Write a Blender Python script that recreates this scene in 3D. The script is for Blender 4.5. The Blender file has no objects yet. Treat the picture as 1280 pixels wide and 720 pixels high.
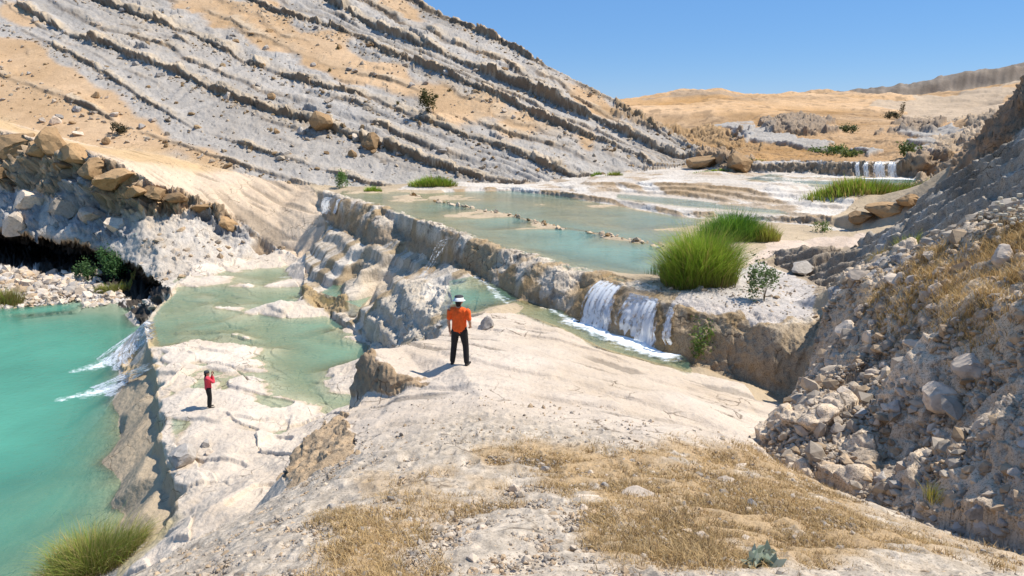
import bpy, bmesh, math, random, time
import numpy as np
from mathutils import Vector, Matrix
from mathutils.geometry import delaunay_2d_cdt
T0 = time.time()
random.seed(7)
RNG = np.random.default_rng(7)
F, PITCH = 850.0, math.atan(210.0/850.0)
CA, SA = math.cos(PITCH), math.sin(PITCH)
# ---------------------------------------------------------------- survey helpers: where a sight line meets a known level or distance
def ray(px, py):
    xc, yc = (px-640)/F, (360-py)/F
    return (xc, CA+yc*SA, -SA+yc*CA)
def P(px, py, h):
    d = ray(px, py); t = -h/d[2]
    return (d[0]*t, d[1]*t, -h)
def D(px, py, Y):
    d = ray(px, py); t = Y/d[1]
    return (d[0]*t, Y, d[2]*t)
def hillY(px, py):
    return 1.0/max(0.0052, 0.01377-1.66e-6*(px-420)+2.99e-5*(py-232))
PTS, EDG = [], []           # rows: param x, param y, z, dx, dy, v
def add(p, v=-9.0, par=None):
    q = par if par is not None else p
    PTS.append((q[0], q[1], p[2], p[0]-q[0], p[1]-q[1], v)); return len(PTS)-1
def line(ps, v=None, edge=True):
    ids = []
    for i, p in enumerate(ps):
        vv = -9.0 if v is None else (v[i] if isinstance(v, (list, tuple)) else v)
        ids.append(add(p, vv))
    if edge:
        EDG.extend(zip(ids[:-1], ids[1:]))
    return ps
def hidden(ps, away, drop):
    """a line the photo cannot see: each point moved away from the viewpoint and down"""
    out = []
    for p, a, d in zip(ps, away, drop):
        r = math.hypot(p[0], p[1]); out.append((p[0]*(1+a/r), p[1]*(1+a/r), p[2]-d))
    return out
# --- foreground slope
for p in [(0,0,-1.6), (-2.5,0.5,-2.2), (2.5,0.5,-1.9), (0,-6,-1.0), (-7,3,-5.6), (-8,-4,-4.5), (8,-4,1.0), (5,2.5,-2.2), (-14,4,-13), (-16,-4,-12),
          (0,2.2,-2.4), (-2.5,2.6,-2.9), (2.6,2.6,-2.55), (0,-60,6), (-60,-60,-10), (60,-60,18), (-300,-150,0), (300,-150,30)]: add(p)
for a in [(640,720,4.9), (850,720,5.0), (1000,720,5.1), (1150,720,5.3), (1280,722,5.5), (400,720,5.2), (250,725,5.9),
          (640,640,6.9), (850,640,7.0), (1000,640,7.5), (450,640,7.2), (330,665,7.6),
          (600,555,10.8), (750,555,11.2), (900,550,12.5), (480,570,10.3), (540,600,8.8), (700,595,9), (850,590,9.6), (960,585,11),
          (600,500,14.3), (750,500,15.5), (880,510,16.5), (925,522,17.2), (520,520,13.6), (470,530,13.6),
          (575,458,17.4), (680,450,19.5), (800,470,20), (900,492,20), (620,425,21.5), (700,425,23)]: add(D(*a))
E1 = line([D(*a) for a in [(540,478,17.0), (487,497,16.6), (450,502,16.6), (410,525,15), (385,552,14.0), (352,594,13.1), (360,609,10.9), (312,640,9.9), (252,668,8.9), (200,700,8.2), (150,725,7.7), (80,790,7.2)]])
add(D(440,545,13.3)); add(D(446,570,11.3)); add(D(400,585,11.3))
E1h = line(hidden(E1[2:], [2.5,2.5,2.5,2.6,4,5,5.5,6,6,6], [4.5,4.2,4,3.6,4.2,5,5.4,5.6,5.8,5.8]))
# the bedding block the man stands beside: a lip over a broken face
BL = [D(452,441,18.4), D(466,448,17.7), D(484,462,17.2), D(512,472,16.95), D(540,476,17.1)]
BF = [(BL[0][0]-.35, BL[0][1]-.35, -7.6), (BL[1][0]-.2, BL[1][1]-.35, -7.3), (BL[2][0]-.05, BL[2][1]-.3, -7.0), (BL[3][0], BL[3][1]-.22, -6.75)]
line(BL); line(BF)
SE = line([P(*a) for a in [(945,502,8.7), (930,482,8.65), (846,463,8.62), (753,438,8.62), (695,409,8.6), (650,391,8.5), (605,391,8.2), (562,402,7.6), (545,424,7.0), (500,430,6.6), (472,432,6.4)]]+[BL[0]])
line(hidden(SE[7:], [2.6,3,3,3,2.8], [3.0,3.8,4.2,4.6,5.0]))
# --- lower stream under the dam
for a in [(880,463,8.62), (800,436,8.75), (740,415,8.75), (690,395,8.7), (640,375,8.75), (600,368,8.75)]: add(P(*a))
# --- the dam: crest, back edge, foot
CRpx = [(396,237), (420,243), (470,257), (520,274), (570,291), (620,309), (660,319), (700,333), (750,344), (800,362), (850,378), (900,390), (960,401), (1030,398)]
CR = line([P(x, y, 6.93) for x, y in CRpx])
CB = line([(p[0]+.6, p[1]+.5, -7.03 if p[0] < 4 else -6.9) for p in CR[:-1]])
FTpx = [(408,266,8.75), (432,284,9.0), (468,301,8.95), (512,298,8.5), (555,322,8.6), (603,345,8.4), (652,374,8.5), (690,386,8.5), (725,401,8.5), (765,415,8.5), (830,440,8.5), (873,456,8.75), (935,478,9.0), (985,502,9.3)]
FT = line([P(*a) for a in FTpx])
# mid-height belly of the dam so the face bulges
for c, f in zip(CR[1:-1], FT[1:-1]):
    add((c[0]*.55+f[0]*.45, c[1]*.55+f[1]*.45, c[2]*.86+f[2]*.14)); add((c[0]*.16+f[0]*.84, c[1]*.16+f[1]*.84, c[2]*.42+f[2]*.58))
add(P(1012,440,7.65)); add(P(1016,480,8.3))
# --- cascade rocks between the dam and the middle pool
for a in [(430,292,9.3), (400,300,10.2), (380,313,11.9), (440,315,9.9), (480,318,9.4), (400,332,11.2), (455,335,10.2), (520,345,9.6), (560,357,8.55), (585,362,8.65),
          (500,352,9.6), (545,372,8.9), (520,385,9.9), (480,372,10.4), (470,400,11.6), (540,400,9.6), (510,418,10.7), (440,358,12.1), (420,362,12.15), (475,352,11.2),
          (405,285,9.9)]: add(P(*a))
for a in [(350,290,65.3), (380,270,66.3), (350,260,68.3), (400,262,67.2), (365,250,70)]: add(D(*a))
line([P(*a) for a in [(380,352,12.5), (382,370,11.95), (415,377,11.95), (448,392,11.95), (468,405,11.6)]])
line([P(*a) for a in [(376,360,12.95), (377,376,12.95), (410,393,12.95), (440,402,12.95), (466,432,12.95), (500,438,11.6)]])
# --- shelf, middle pool bed
for a in [(330,322,12.75), (385,325,12.4), (350,345,13.3), (360,390,13.5), (400,425,13.8), (430,460,13.7), (400,500,13.1), (435,505,13.1), (350,500,12.95), (375,470,13.2), (360,430,13.3),
          (300,330,12.6), (270,345,12.83), (230,360,12.75), (250,385,12.9), (300,390,12.85), (320,365,13.0), (215,400,12.95), (240,420,12.9), (290,415,12.98), (330,405,13.0),
          (300,440,12.75), (330,430,12.78), (240,445,12.72), (225,470,12.65), (280,470,12.85), (320,465,12.8), (263,510,12.7), (230,500,12.65), (300,500,12.72), (345,520,12.8), (300,550,12.55), (240,550,12.6), (350,550,12.65), (372,535,12.8), (265,590,12.4), (320,590,12.3),
          (330,480,12.95), (310,452,12.88)]: add(P(*a))
for a in [(300,612,11.9), (262,632,11.6), (215,682,12.0), (178,700,12.8), (150,722,13.3)]: add(P(*a))
# shelf edge above the turquoise pool and the ledge under it
E2 = ([P(*a) for a in [(212,366,12.8), (192,385,12.95), (181,402,12.98), (185,425,12.98), (190,446,12.9), (196,470,12.88), (198,500,12.9), (200,540,12.9), (208,575,12.85), (218,600,12.85), (224,634,12.9), (190,672,13.6), (150,708,14.0), (90,770,14.2)]])
E2F = []
for p, o, z in zip(E2[:11], [.3,.5,2.0,1.6,.4,.3,.3,.3,.3,.3,.4], [-14.9,-15.1,-14.9,-14.8,-13.8,-13.6,-13.6,-13.6,-13.6,-13.65,-13.65]):
    E2F.append((p[0]-o, p[1]-.15*o, z))
def ragged(ps, k, s):
    out = []
    for a, (p, q) in enumerate(zip(ps[:-1], ps[1:])):
        out.append(p)
        if a < 4 or a > 10: continue
        for j in (1, 2, 3, 4):
            t = j/5; g = math.sin(a*3.1+j*2.3)*.6+math.sin(a*1.7+j*5.1+1)*.4
            out.append((p[0]+(q[0]-p[0])*t+g*k+.25*k, p[1]+(q[1]-p[1])*t, p[2]+(q[2]-p[2])*t+.06*g))
    return out+[ps[-1]]
line(ragged(E2, .38, 1)); line(ragged(E2F, .38, 1))
for a in [(172,455,14.7), (165,480,14.1), (182,480,13.7), (160,520,14.3), (175,500,13.75), (184,520,13.65), (165,545,14.05), (184,570,13.7), (170,600,13.9), (176,640,13.85), (194,650,13.7), (150,520,15.05), (152,548,15.0), (154,600,15.0), (160,642,15.0), (152,480,15.02), (155,650,15.05),
          (140,560,15.15), (150,610,15.15), (130,640,15.3), (110,690,15.1), (60,715,15.2), (100,600,15.6), (60,660,15.9), (0,690,15.8), (80,540,17), (0,600,17.5), (20,480,18), (100,480,16.8), (120,520,15.6), (130,460,16.0), (150,430,16.0),
          (60,420,17.2), (0,410,16.2), (150,395,15.2), (110,407,15.7), (180,388,15.15), (100,390,15.15), (30,397,15.2), (-250,430,17), (-300,560,18), (-300,720,16.5), (-100,800,15.6)]: add(P(*a))
line([P(*a) for a in [(-250,385,14.95), (0,383,14.95), (60,380,14.95), (110,377,14.97), (150,376,14.97), (178,378,14.97)]])
for a in [(0,350,14.35), (30,345,14.2), (60,352,14.4), (110,352,14.5), (150,360,14.7), (0,332,13.9), (-250,340,14)]: add(P(*a))
# --- the left cliff: upper lip, its foot, rubble apron, cave lip, cave back
LB = line([D(*a) for a in [(-250,95,88), (0,163,75), (40,172,73), (110,190,70), (150,203,67), (187,226,65), (235,243,66), (290,268,66.3), (325,292,65), (350,312,63.8)]])
LC = line([D(*a) for a in [(-250,190,86.5), (0,232,73), (40,240,71), (105,268,67.6), (145,268,65.5), (180,264,64), (235,268,65), (290,290,65.2), (322,303,64.2)]])
LD = line([D(*a) for a in [(-250,280,76), (0,288,68), (60,296,65.5), (130,312,62.5), (162,328,60), (196,350,55), (210,362,51.2)]])
for px, py, h, pY in [(-250,330,13.8,75), (0,325,14.2,67.3), (60,330,14.4,64.8), (100,335,14.5,63), (150,346,14.6,59.6), (192,371,14.9,54.3)]:
    pass
prev = None
for p, (px, py, h) in zip(LD, [(-250,305,13.8), (0,304,14.0), (60,312,14.1), (130,326,14.2), (160,336,14.4), (197,362,14.8)]):
    i = add(P(px, py, h), par=(p[0]-.25, p[1]-.7))
    if prev is not None: EDG.append((prev, i))
    prev = i
line([(p[0]-.6, p[1]-1.8, z) for p, z in zip(LD[:6], [-13.9,-14.2,-14.4,-14.55,-14.75,-15.0])])
for a in [(250,300,62.5), (290,312,63.2), (240,330,58), (200,315,59), (180,290,61.8), (150,300,63), (310,308,63.5)]: add(D(*a))
# --- hillside: bedding lines S1..S7 with v = 1..7, the foot line B
def hl(pts): return [D(x, y, hillY(x, y)) for x, y in pts]
line(hl([(-250,80), (0,150), (110,181), (180,190), (250,205), (320,221), (385,231), (440,233), (480,233), (515,229), (570,228), (640,231), (680,227), (720,222), (800,214), (865,205)]),
     v=[.2,.2,.2,.4,.6,.8,1,1.6,2,2.2,2.5,3,3.5,4,4.5,5])
line(hl([(-250,20), (0,90), (100,128), (160,158), (190,168), (230,181), (270,196), (310,209), (350,219)]), v=1)
line(hl([(-250,-30), (0,22), (70,56), (130,88), (200,137), (250,163), (330,190), (400,210), (450,226)]), v=2)
line(hl([(-250,-60), (0,-6), (40,18), (90,46), (130,58), (190,80), (250,105), (300,125), (350,145), (405,160), (470,181), (530,203), (600,224)]), v=3)
line(hl([(-100,-75), (50,-30), (110,0), (150,12), (190,25), (240,42), (300,72), (350,92), (430,116), (500,139), (560,162), (620,184), (680,207)]), v=4)
line(hl([(150,-70), (280,-16), (330,10), (390,28), (450,46), (500,70), (560,95), (620,122), (680,150), (740,174), (800,195)]), v=5)
line(hl([(300,-60), (380,-12), (420,8), (470,37), (530,60), (570,77), (620,99), (680,124), (740,148), (800,177), (848,197)]), v=6)
SK = line(hl([(330,-110), (420,-58), (520,2), (570,27), (640,60), (700,92), (760,121), (800,148), (850,179), (869,191)]), v=7)
SKh = line([(p[0]*1.2, p[1]*1.2, p[2]*1.2-7) for p in SK[:-1]], v=7.6)
line([(p[0]*1.6, p[1]*1.6, p[2]*1.4-22) for p in SK[:-2]], v=8)
for p in hl([(-250,-120), (0,-90), (200,-100)]): add(p, 5.5)
for p in [(-180,260,60), (-60,260,40), (-300,200,60), (-260,90,30), (-170,60,0)]: add(p, 6)
# --- upper pool bed, bars, right bank
for a in [(470,247,7.12), (540,265,7.2), (620,288,7.3), (720,322,7.5), (780,335,7.4), (820,342,7.15), (560,262,7.3), (640,281,7.45), (720,300,7.55), (800,322,7.4), (560,278,7.1), (600,290,7.1), (520,262,7.1),
          (560,241,7.06), (640,250,7.04), (720,262,7.05), (800,272,7.2), (845,280,7.2), (780,288,7.05), (700,272,7.05), (820,296,7.1)]: add(P(*a))
line([P(*a) for a in [(515,243,6.86), (545,249,6.91), (570,255,6.87), (610,263,6.92), (640,268,6.86), (675,278,6.91), (700,283,6.85), (740,289,6.92), (760,293,6.85), (800,301,6.9), (830,306,6.84)]])
line([P(*a) for a in [(515,246,7.12), (570,258,7.15), (640,272,7.2), (700,287,7.25), (760,298,7.25), (825,312,7.15)]])
for a in [(845,345,6.9), (850,320,6.9), (870,295,6.9), (900,285,6.85), (880,375,6.88), (950,370,6.85), (990,380,6.9), (900,350,6.82), (950,330,6.85), (1000,300,6.85), (1080,290,6.8), (940,295,6.9), (960,350,6.85), (1025,375,6.95)]: add(P(*a))
# --- terraces upstream
T1 = line([P(*a) for a in [(500,236,6.9), (560,236,6.7), (640,234,6.62), (700,240,6.62), (770,250,6.6), (850,263,6.58), (880,265,6.55), (930,267,6.55), (985,270,6.5), (1045,272,6.4), (1068,276,6.3)]])
line([(p[0]-.06, p[1]-.12, -7.2 if p[0] < 8 else -6.95) for p in T1[2:]])
line([P(*a) for a in [(760,238,6.45), (850,245,6.45), (960,258,6.4), (1040,265,6.35), (1090,266,6.3)]])
line([P(*a) for a in [(745,227,5.9), (800,228,5.75), (850,229,5.6), (960,236,5.45), (1040,241,5.4), (1100,244,5.35)]])
add(P(700,230,6.45)); add(P(660,231,6.6))
add(D(1075,262,44)); add(D(1110,256,44)); add(D(1145,246,42)); add(D(1120,280,41)); 
WF = line([P(*a) for a in [(870,208,5.3), (905,213,5.3), (945,215,5.3), (1000,217,5.3), (1080,221.5,5.3), (1127,221.5,5.3), (1150,222,5.25), (1195,216,4.9)]])
WT = line([D(px, py, f[1]+.45) for (px, py), f in zip([(869,188), (905,190), (945,200), (1000,199), (1080,203), (1126,203), (1150,199), (1198,193)], WF)])
# --- far hills
for a in [(885,182,95), (920,172,108), (960,185,88), (1000,188,86), (1050,192,82), (1100,197,82), (1160,192,80), (1200,186,78),
          (870,165,130), (930,152,150), (1000,165,120), (1050,172,105), (1100,170,120), (1150,165,125), (1180,172,110),
          (810,140,220), (900,131,230), (960,140,200), (1000,141,200), (1100,146,200), (1150,150,180), (1195,152,175)]: add(D(*a))
line([D(*a) for a in [(700,128,300), (775,126,300), (800,123,320), (850,115,320), (900,112,320), (930,118,320), (1000,119,320), (1087,120.5,330), (1110,127,320), (1130,132,310), (1160,138,290)]])
for a in [(1200,123,330), (1280,105,340), (1230,140,250), (1300,130,260)]: add(D(*a))
line([D(*a) for a in [(1086,121.5,402), (1120,123,402), (1200,113,410), (1290,97,420), (1450,75,440)]])
line([D(*a) for a in [(1086,118.5,404), (1118,110,406), (1150,103.5,408), (1200,93,416), (1290,77,428), (1450,50,450)]])
for p in [(120,470,14), (260,560,15), (400,600,38), (40,450,8), (-40,470,8), (800,300,60), (1500,1500,20), (-1500,1500,20), (0,1500,10), (1500,-300,40), (-1500,-300,20), (-200,420,20), (600,900,30)]: add(p)
# --- right side: bank of rubble, grey ridge, brown mass
RF = line([D(*a) for a in [(988,510,20.2), (975,535,17.2), (945,552,14.8), (985,590,12.6), (1060,625,10.7), (1160,655,9.2), (1280,700,7.6), (1420,760,6.2)]])
RT = line([D(*a) for a in [(1040,392,23.6), (1062,372,21.5), (1100,375,18.8), (1150,378,15.6), (1215,382,12.9), (1280,388,11.2), (1400,395,9.5)]])
for a in [(1040,440,20.8), (1060,480,15.9), (1080,540,13.0), (1150,560,11.3), (1210,590,9.9), (1150,470,13.4), (1260,520,10.0), (1240,640,8.6)]: add(D(*a))
for a in [(1090,345,22), (1150,335,19), (1220,320,16), (1290,300,15), (1150,312,21), (1200,293,19.5), (1285,272,18.3), (1240,300,17.2), (1400,240,16), (1420,330,11.5), (1060,352,24)]: add(D(*a))
R0 = line([D(*a) for a in [(1037,359,27.5), (1062,340,26.5), (1100,324,25.2), (1150,310,23.6), (1210,288,22), (1285,264,20), (1420,215,18)]])
RR = line([D(*a) for a in [(970,317,33.3), (1012,310,32.6), (1060,312,31.6), (1100,286,30.0), (1150,252,28.6), (1200,211,26.4), (1280,165,23.6), (1400,90,21)]])
line([D(*a) for a in [(968,331,33.1), (1005,346,30.6), (1036,361,28.4)]])
line(hidden(RR, [1.5,3,4,4,4,4,4,5], [.25,.7,1.8,2.6,3.0,3.2,3.4,3.5]))
line([D(*a) for a in [(1196,217,47), (1204,192,46.5), (1226,165,46), (1252,138,45), (1280,95,44), (1340,35,43), (1500,-80,40)]])
line([(p[0]-2.2, p[1]-4.5, p[2]-4.5) for p in [D(1204,192,46.5), D(1226,165,46), D(1252,138,45), D(1280,95,44), D(1340,35,43)]])
for p in [(36,58,-6), (50,62,-2), (80,80,6), (60,40,22), (120,30,30), (140,110,14), (200,300,6), (35,10,3), (40,-10,6)]: add(p)

def build_tin():
    vin = [Vector((p[0], p[1])) for p in PTS]
    vo, ed, fc, ov, oe, of = delaunay_2d_cdt(vin, EDG, [], 0, 1e-4, True)
    A = np.array(PTS, np.float64); out = np.zeros((len(vo), 6))
    bad = []
    for i, v in enumerate(vo):
        src = ov[i]
        if src: out[i] = A[src[0]]
        else: bad.append(i)
        out[i, :2] = v
    if bad:      # crossing of two lines: take the mean of the two edges there
        for i in bad:
            acc = []
            for a, b in EDG:
                pa, pb = A[a], A[b]; ab = pb[:2]-pa[:2]; L = ab@ab
                if L < 1e-9: continue
                t = (out[i, :2]-pa[:2])@ab/L
                if 0 <= t <= 1 and np.hypot(*(pa[:2]+t*ab-out[i, :2])) < 1e-3: acc.append(pa+t*(pb-pa))
            if acc: out[i, 2:] = np.mean(acc, 0)[2:]
        print("TIN crossings:", len(bad), [tuple(round(float(c), 1) for c in out[i, :3]) for i in bad][:12])
    return out, [f for f in fc if len(f) == 3]
TV, TF = build_tin()
# ---------------------------------------------------------------- polar survey grid round the viewpoint (level of detail only; all heights are in world space)
th_d = np.radians(np.concatenate([np.linspace(-80, -43.5, 70, endpoint=False), np.linspace(-43.5, 43.5, 1360), np.linspace(43.6, 80, 70)]))
NT, NR = len(th_d), 2800
lr = np.linspace(math.log(1.3), math.log(760), NR)
rr = np.exp(lr)
SX = (np.sin(th_d)[:, None]*rr[None, :]).astype(np.float32)
SY = (np.cos(th_d)[:, None]*rr[None, :]).astype(np.float32)
G = np.zeros((4, NT, NR), np.float32)       # z, dx, dy, v
G[3] = -9
for f in TF:
    a, b, c = (TV[i] for i in f)
    xs = np.array([a[:2], b[:2], c[:2]])
    rmax = np.hypot(xs[:, 0], xs[:, 1]).max(); rmin = 1e9; inside = True
    for i in range(3):
        p, q = xs[i], xs[(i+1) % 3]; d = q-p; L = max(d@d, 1e-12); t = min(1, max(0, -(p@d)/L)); rmin = min(rmin, np.hypot(*(p+t*d)))
    den = (b[0]-a[0])*(c[1]-a[1])-(c[0]-a[0])*(b[1]-a[1])
    if abs(den) < 1e-9: continue
    s = [(xs[i][0]*xs[(i+1) % 3][1]-xs[i][1]*xs[(i+1) % 3][0]) for i in range(3)]
    contains = all(k >= 0 for k in s) or all(k <= 0 for k in s)
    ang = np.arctan2(xs[:, 0], xs[:, 1])
    if contains or ang.max()-ang.min() > math.pi: i0, i1 = 0, NT; rmin = 0 if contains else rmin
    else: i0, i1 = np.searchsorted(th_d, ang.min()-1e-6), np.searchsorted(th_d, ang.max()+1e-6)
    j0, j1 = np.searchsorted(rr, rmin*.999), np.searchsorted(rr, rmax*1.001)
    if i0 >= i1 or j0 >= j1: continue
    x, y = SX[i0:i1, j0:j1], SY[i0:i1, j0:j1]
    w1 = ((x-a[0])*(c[1]-a[1])-(c[0]-a[0])*(y-a[1]))/den
    w2 = ((b[0]-a[0])*(y-a[1])-(x-a[0])*(b[1]-a[1]))/den
    w0 = 1-w1-w2
    m = (w0 >= -1e-6) & (w1 >= -1e-6) & (w2 >= -1e-6)
    for k in range(4):
        sub = G[k, i0:i1, j0:j1]
        col = 2+k
        sub[m] = (w0*a[col]+w1*b[col]+w2*c[col])[m]
Zt, DX, DY, V = G
def blur(A, st, sr):
    """gaussian over azimuth (st cells) and log distance (sr cells)"""
    for ax, s in ((0, st), (1, sr)):
        if s <= 0: continue
        n = int(3*s)+1; k = np.exp(-.5*(np.arange(-n, n+1)/s)**2); k /= k.sum()
        pad = [(0, 0), (0, 0)]; pad[ax] = (n, n); Bp = np.pad(A, pad, mode='edge'); R = np.zeros_like(A)
        for i, w in enumerate(k):
            R += np.float32(w)*(Bp[i:i+A.shape[0], :] if ax == 0 else Bp[:, i:i+A.shape[1]])
        A = R
    return A
print("tin", len(TF), round(time.time()-T0, 1))
# ---------------------------------------------------------------- noise
def _h(ix, iy, iz, s):
    n = ix.astype(np.uint32)*np.uint32(374761393) + iy.astype(np.uint32)*np.uint32(668265263) + iz.astype(np.uint32)*np.uint32(2147483647) + np.uint32((s*974711+12345) & 0xffffffff)
    n = (n ^ (n >> np.uint32(13)))*np.uint32(1274126177)
    n = (n ^ (n >> np.uint32(15)))*np.uint32(2246822519)
    return (n >> np.uint32(8)).astype(np.float32)*np.float32(1/16777216.0)
def n2(x, y, s=0):
    x = np.asarray(x, np.float32); y = np.asarray(y, np.float32)
    x, y = x*.8+y*.6+17.3, y*.8-x*.6+5.1
    fx, fy = np.floor(x), np.floor(y); u, v = x-fx, y-fy
    ix, iy = fx.astype(np.int64), fy.astype(np.int64); z = np.zeros(1, np.int64)
    u = u*u*(3-2*u); v = v*v*(3-2*v)
    a = _h(ix, iy, z, s); b = _h(ix+1, iy, z, s); c = _h(ix, iy+1, z, s); d = _h(ix+1, iy+1, z, s)
    return (a+(b-a)*u)*(1-v)+(c+(d-c)*u)*v
def n3(x, y, z, s=0):
    fx, fy, fz = np.floor(x), np.floor(y), np.floor(z); u, v, w = x-fx, y-fy, z-fz
    ix, iy, iz = fx.astype(np.int64), fy.astype(np.int64), fz.astype(np.int64)
    u = u*u*(3-2*u); v = v*v*(3-2*v); w = w*w*(3-2*w); r = []
    for k in (0, 1):
        a = _h(ix, iy, iz+k, s); b = _h(ix+1, iy, iz+k, s); c = _h(ix, iy+1, iz+k, s); d = _h(ix+1, iy+1, iz+k, s)
        r.append((a+(b-a)*u)*(1-v)+(c+(d-c)*u)*v)
    return r[0]*(1-w)+r[1]*w
def fbm2(x, y, o=4, s=0, g=.5):
    t, a, n, f = 0, 1.0, 0, 1.0
    for k in range(o):
        t = t+a*n2(x*f, y*f, s+k*7); n += a; a *= g; f *= 2.03
    return t/n
def wor2(x, y, s=0):
    x = np.asarray(x, np.float32); y = np.asarray(y, np.float32)
    fx, fy = np.floor(x), np.floor(y); ix, iy = fx.astype(np.int64), fy.astype(np.int64); z = np.zeros(1, np.int64)
    f1 = np.full(x.shape, 9, np.float32); f2 = f1.copy(); cid = np.zeros(x.shape, np.float32)
    for i in (-1, 0, 1):
        for j in (-1, 0, 1):
            px = fx+i+_h(ix+i, iy+j, z, s)-x; py = fy+j+_h(ix+i, iy+j, z, s+31)-y
            d = np.sqrt(px*px+py*py); c = _h(ix+i, iy+j, z, s+57)
            m = d < f1
            f2 = np.where(m, f1, np.minimum(f2, d)); cid = np.where(m, c, cid); f1 = np.where(m, d, f1)
    return f1, f2-f1, cid
def ss(a, b, x):
    t = np.clip((x-a)/(b-a), 0, 1); return t*t*(3-2*t)
# ---------------------------------------------------------------- from sight lines to places, and areas drawn on the ground
R2 = rr[None, :].astype(np.float32)
def cast(px, py, grid=None):
    """the place on the ground a sight line of the survey meets"""
    d = ray(px, py); hd = math.hypot(d[0], d[1]); th = math.atan2(d[0], d[1]); s = d[2]/hd
    i = int(np.clip(np.searchsorted(th_d, th), 1, NT-1))
    c = (Zt[i] if grid is None else grid[i])/rr
    k = np.nonzero(c >= s)[0]
    if not len(k): return None
    r = rr[k[0]]
    return (r*math.sin(th), r*math.cos(th), r*s)
def _pip(x, y, poly):
    m = np.zeros(x.shape, bool); n = len(poly)
    for i in range(n):
        x1, y1 = poly[i][:2]; x2, y2 = poly[(i+1) % n][:2]
        if abs(y1-y2) < 1e-9: continue
        m ^= ((y1 > y) != (y2 > y)) & (x < (x2-x1)*(y-y1)/(y2-y1)+x1)
    return m
def area(poly, warp=0., wl=2., px=False, s=3):
    """flat indices of the grid cells inside a plan polygon, its edge made ragged by noise"""
    if px: poly = [p for p in (cast(*q) for q in poly) if p is not None]
    xs = [p[0] for p in poly]; ys = [p[1] for p in poly]
    m = (SX > min(xs)-warp*2) & (SX < max(xs)+warp*2) & (SY > min(ys)-warp*2) & (SY < max(ys)+warp*2)
    idx = np.flatnonzero(m); x, y = SX.ravel()[idx], SY.ravel()[idx]
    if warp:
        x, y = x+(fbm2(x/wl, y/wl, 3, s)-.5)*4*warp, y+(fbm2(x/wl+9, y/wl, 3, s+1)-.5)*4*warp
    return idx[_pip(x, y, poly)]
def mask(poly, warp=0., wl=2., px=False, soft=0, s=3):
    M = np.zeros((NT, NR), np.float32); M.ravel()[area(poly, warp, wl, px, s)] = 1
    return blur(M, soft, soft*1.6) if soft else M
Zt[:] = blur(Zt, 1.2, 1.6)
xr, yr = SX.ravel(), SY.ravel()
COL = np.empty((NT*NR, 3), np.float32); COL[:] = (.50, .43, .35)
AMP = np.full(NT*NR, .03, np.float32)      # roughness of the finished surface, metres
WET = np.zeros(NT*NR, np.float32); GRA = np.full(NT*NR, .35, np.float32)
REG = np.zeros(NT*NR, np.int8)
ZR = Zt.ravel()
def paint(idx, c, k=1.0):
    k = np.asarray(k, np.float32); k = k[:, None] if k.ndim else k
    COL[idx] = COL[idx]*(1-k)+np.array(c, np.float32)*k
# plan outlines from the survey lines
Bl = hl([(-250,80), (0,150), (110,181), (180,190), (250,205), (320,221), (385,231), (440,233), (480,233), (515,229), (570,228), (640,231), (680,227), (720,222), (800,214), (868,205)])
HILL = Bl+[(SK[-1][0]+1, SK[-1][1]+2)]+[(p[0]*1.25, p[1]*1.25) for p in SK[::-1][1:]]+[(-300,400), (-400,150), (-200,70)]
FAR = [(SK[-1][0]+1, SK[-1][1]+2)]+WT+[(60,60), (90,60), (900,200), (900,900), (-400,900), (-60,300), (10,140)]
# 1 hillside 2 far hills 3 left cliff and tilted slab 4 shelf 5 dam 6 terraces 7 rubble bank 8 ridge right 9 foreground 0 river bed
RG = {}
def region(n, poly, warp=0, wl=2):
    i = area(poly, warp, wl); REG[i] = n; RG[n] = i
region(2, FAR); region(1, HILL)
SLAB = Bl[:7]+[D(405,245,66.5), D(405,285,61), D(380,313,60.5)]+LB[::-1]
CLIFF = LB+[D(380,313,60.5), P(335,322,12.75), P(300,328,12.7), P(240,338,12.6), P(214,364,12.8)]+LD[::-1]+[(-120,60)]
GB = [(-120,60)]+[(p[0]-.6, p[1]-1.8) for p in LD]+[P(192,388,15), P(150,378,15), P(110,384,15), P(60,388,15), P(0,390,15), P(-250,395,15)]
region(3, CLIFF); region(10, SLAB); region(11, GB, .4)
SHELF = E2[:13]+[(p[0], p[1]) for p in E1h[::-1]]+[P(500,438,11.6), P(466,432,12.9), P(410,393,12.95), P(377,376,12.9), P(385,328,12.6), P(335,322,12.75), P(300,328,12.7), P(240,338,12.6), P(214,364,12.8)]
region(4, SHELF)
CASC = [P(408,266,8.75)]+FT[1:6]+[P(603,352,8.5), P(590,380,8.5), P(562,402,8), (-3,28.5), P(500,438,11.6), P(466,432,12.9), P(410,393,12.95), P(377,376,12.9), P(385,328,12.6), D(380,313,60.5), D(405,285,61)]
region(12, CASC)
DAM = CB+[CR[-1], (CR[-1][0]+.5, CR[-1][1]-2)]+[(p[0]-.3, p[1]-.25) for p in FT[::-1]]
NEAR = [(p[0], p[1]) for p in E1[2:]]+[(-12,3), (-9,-8), (12,-8), (9,4)]+[(p[0]-.2, p[1]) for p in RF[::-1]]+[(p[0], p[1]) for p in SE]+[BF[0], BF[1]]
region(9, NEAR)
region(5, DAM)
BANK = RF+[(12,2), (30,5), (24,17)]+[(p[0]-.3, p[1]-.4) for p in R0[::-1]]+[(p[0]+.4, p[1]) for p in RT[:1]]
region(7, BANK)
RIDGE = R0+[(30,14), (40,30), (48,60), (36,56)]+[(p[0]+.5, p[1]+1.5) for p in RR[::-1]]+[D(968,331,33.0)]+[D(1005,347,30.5)]
region(8, RIDGE)
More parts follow.
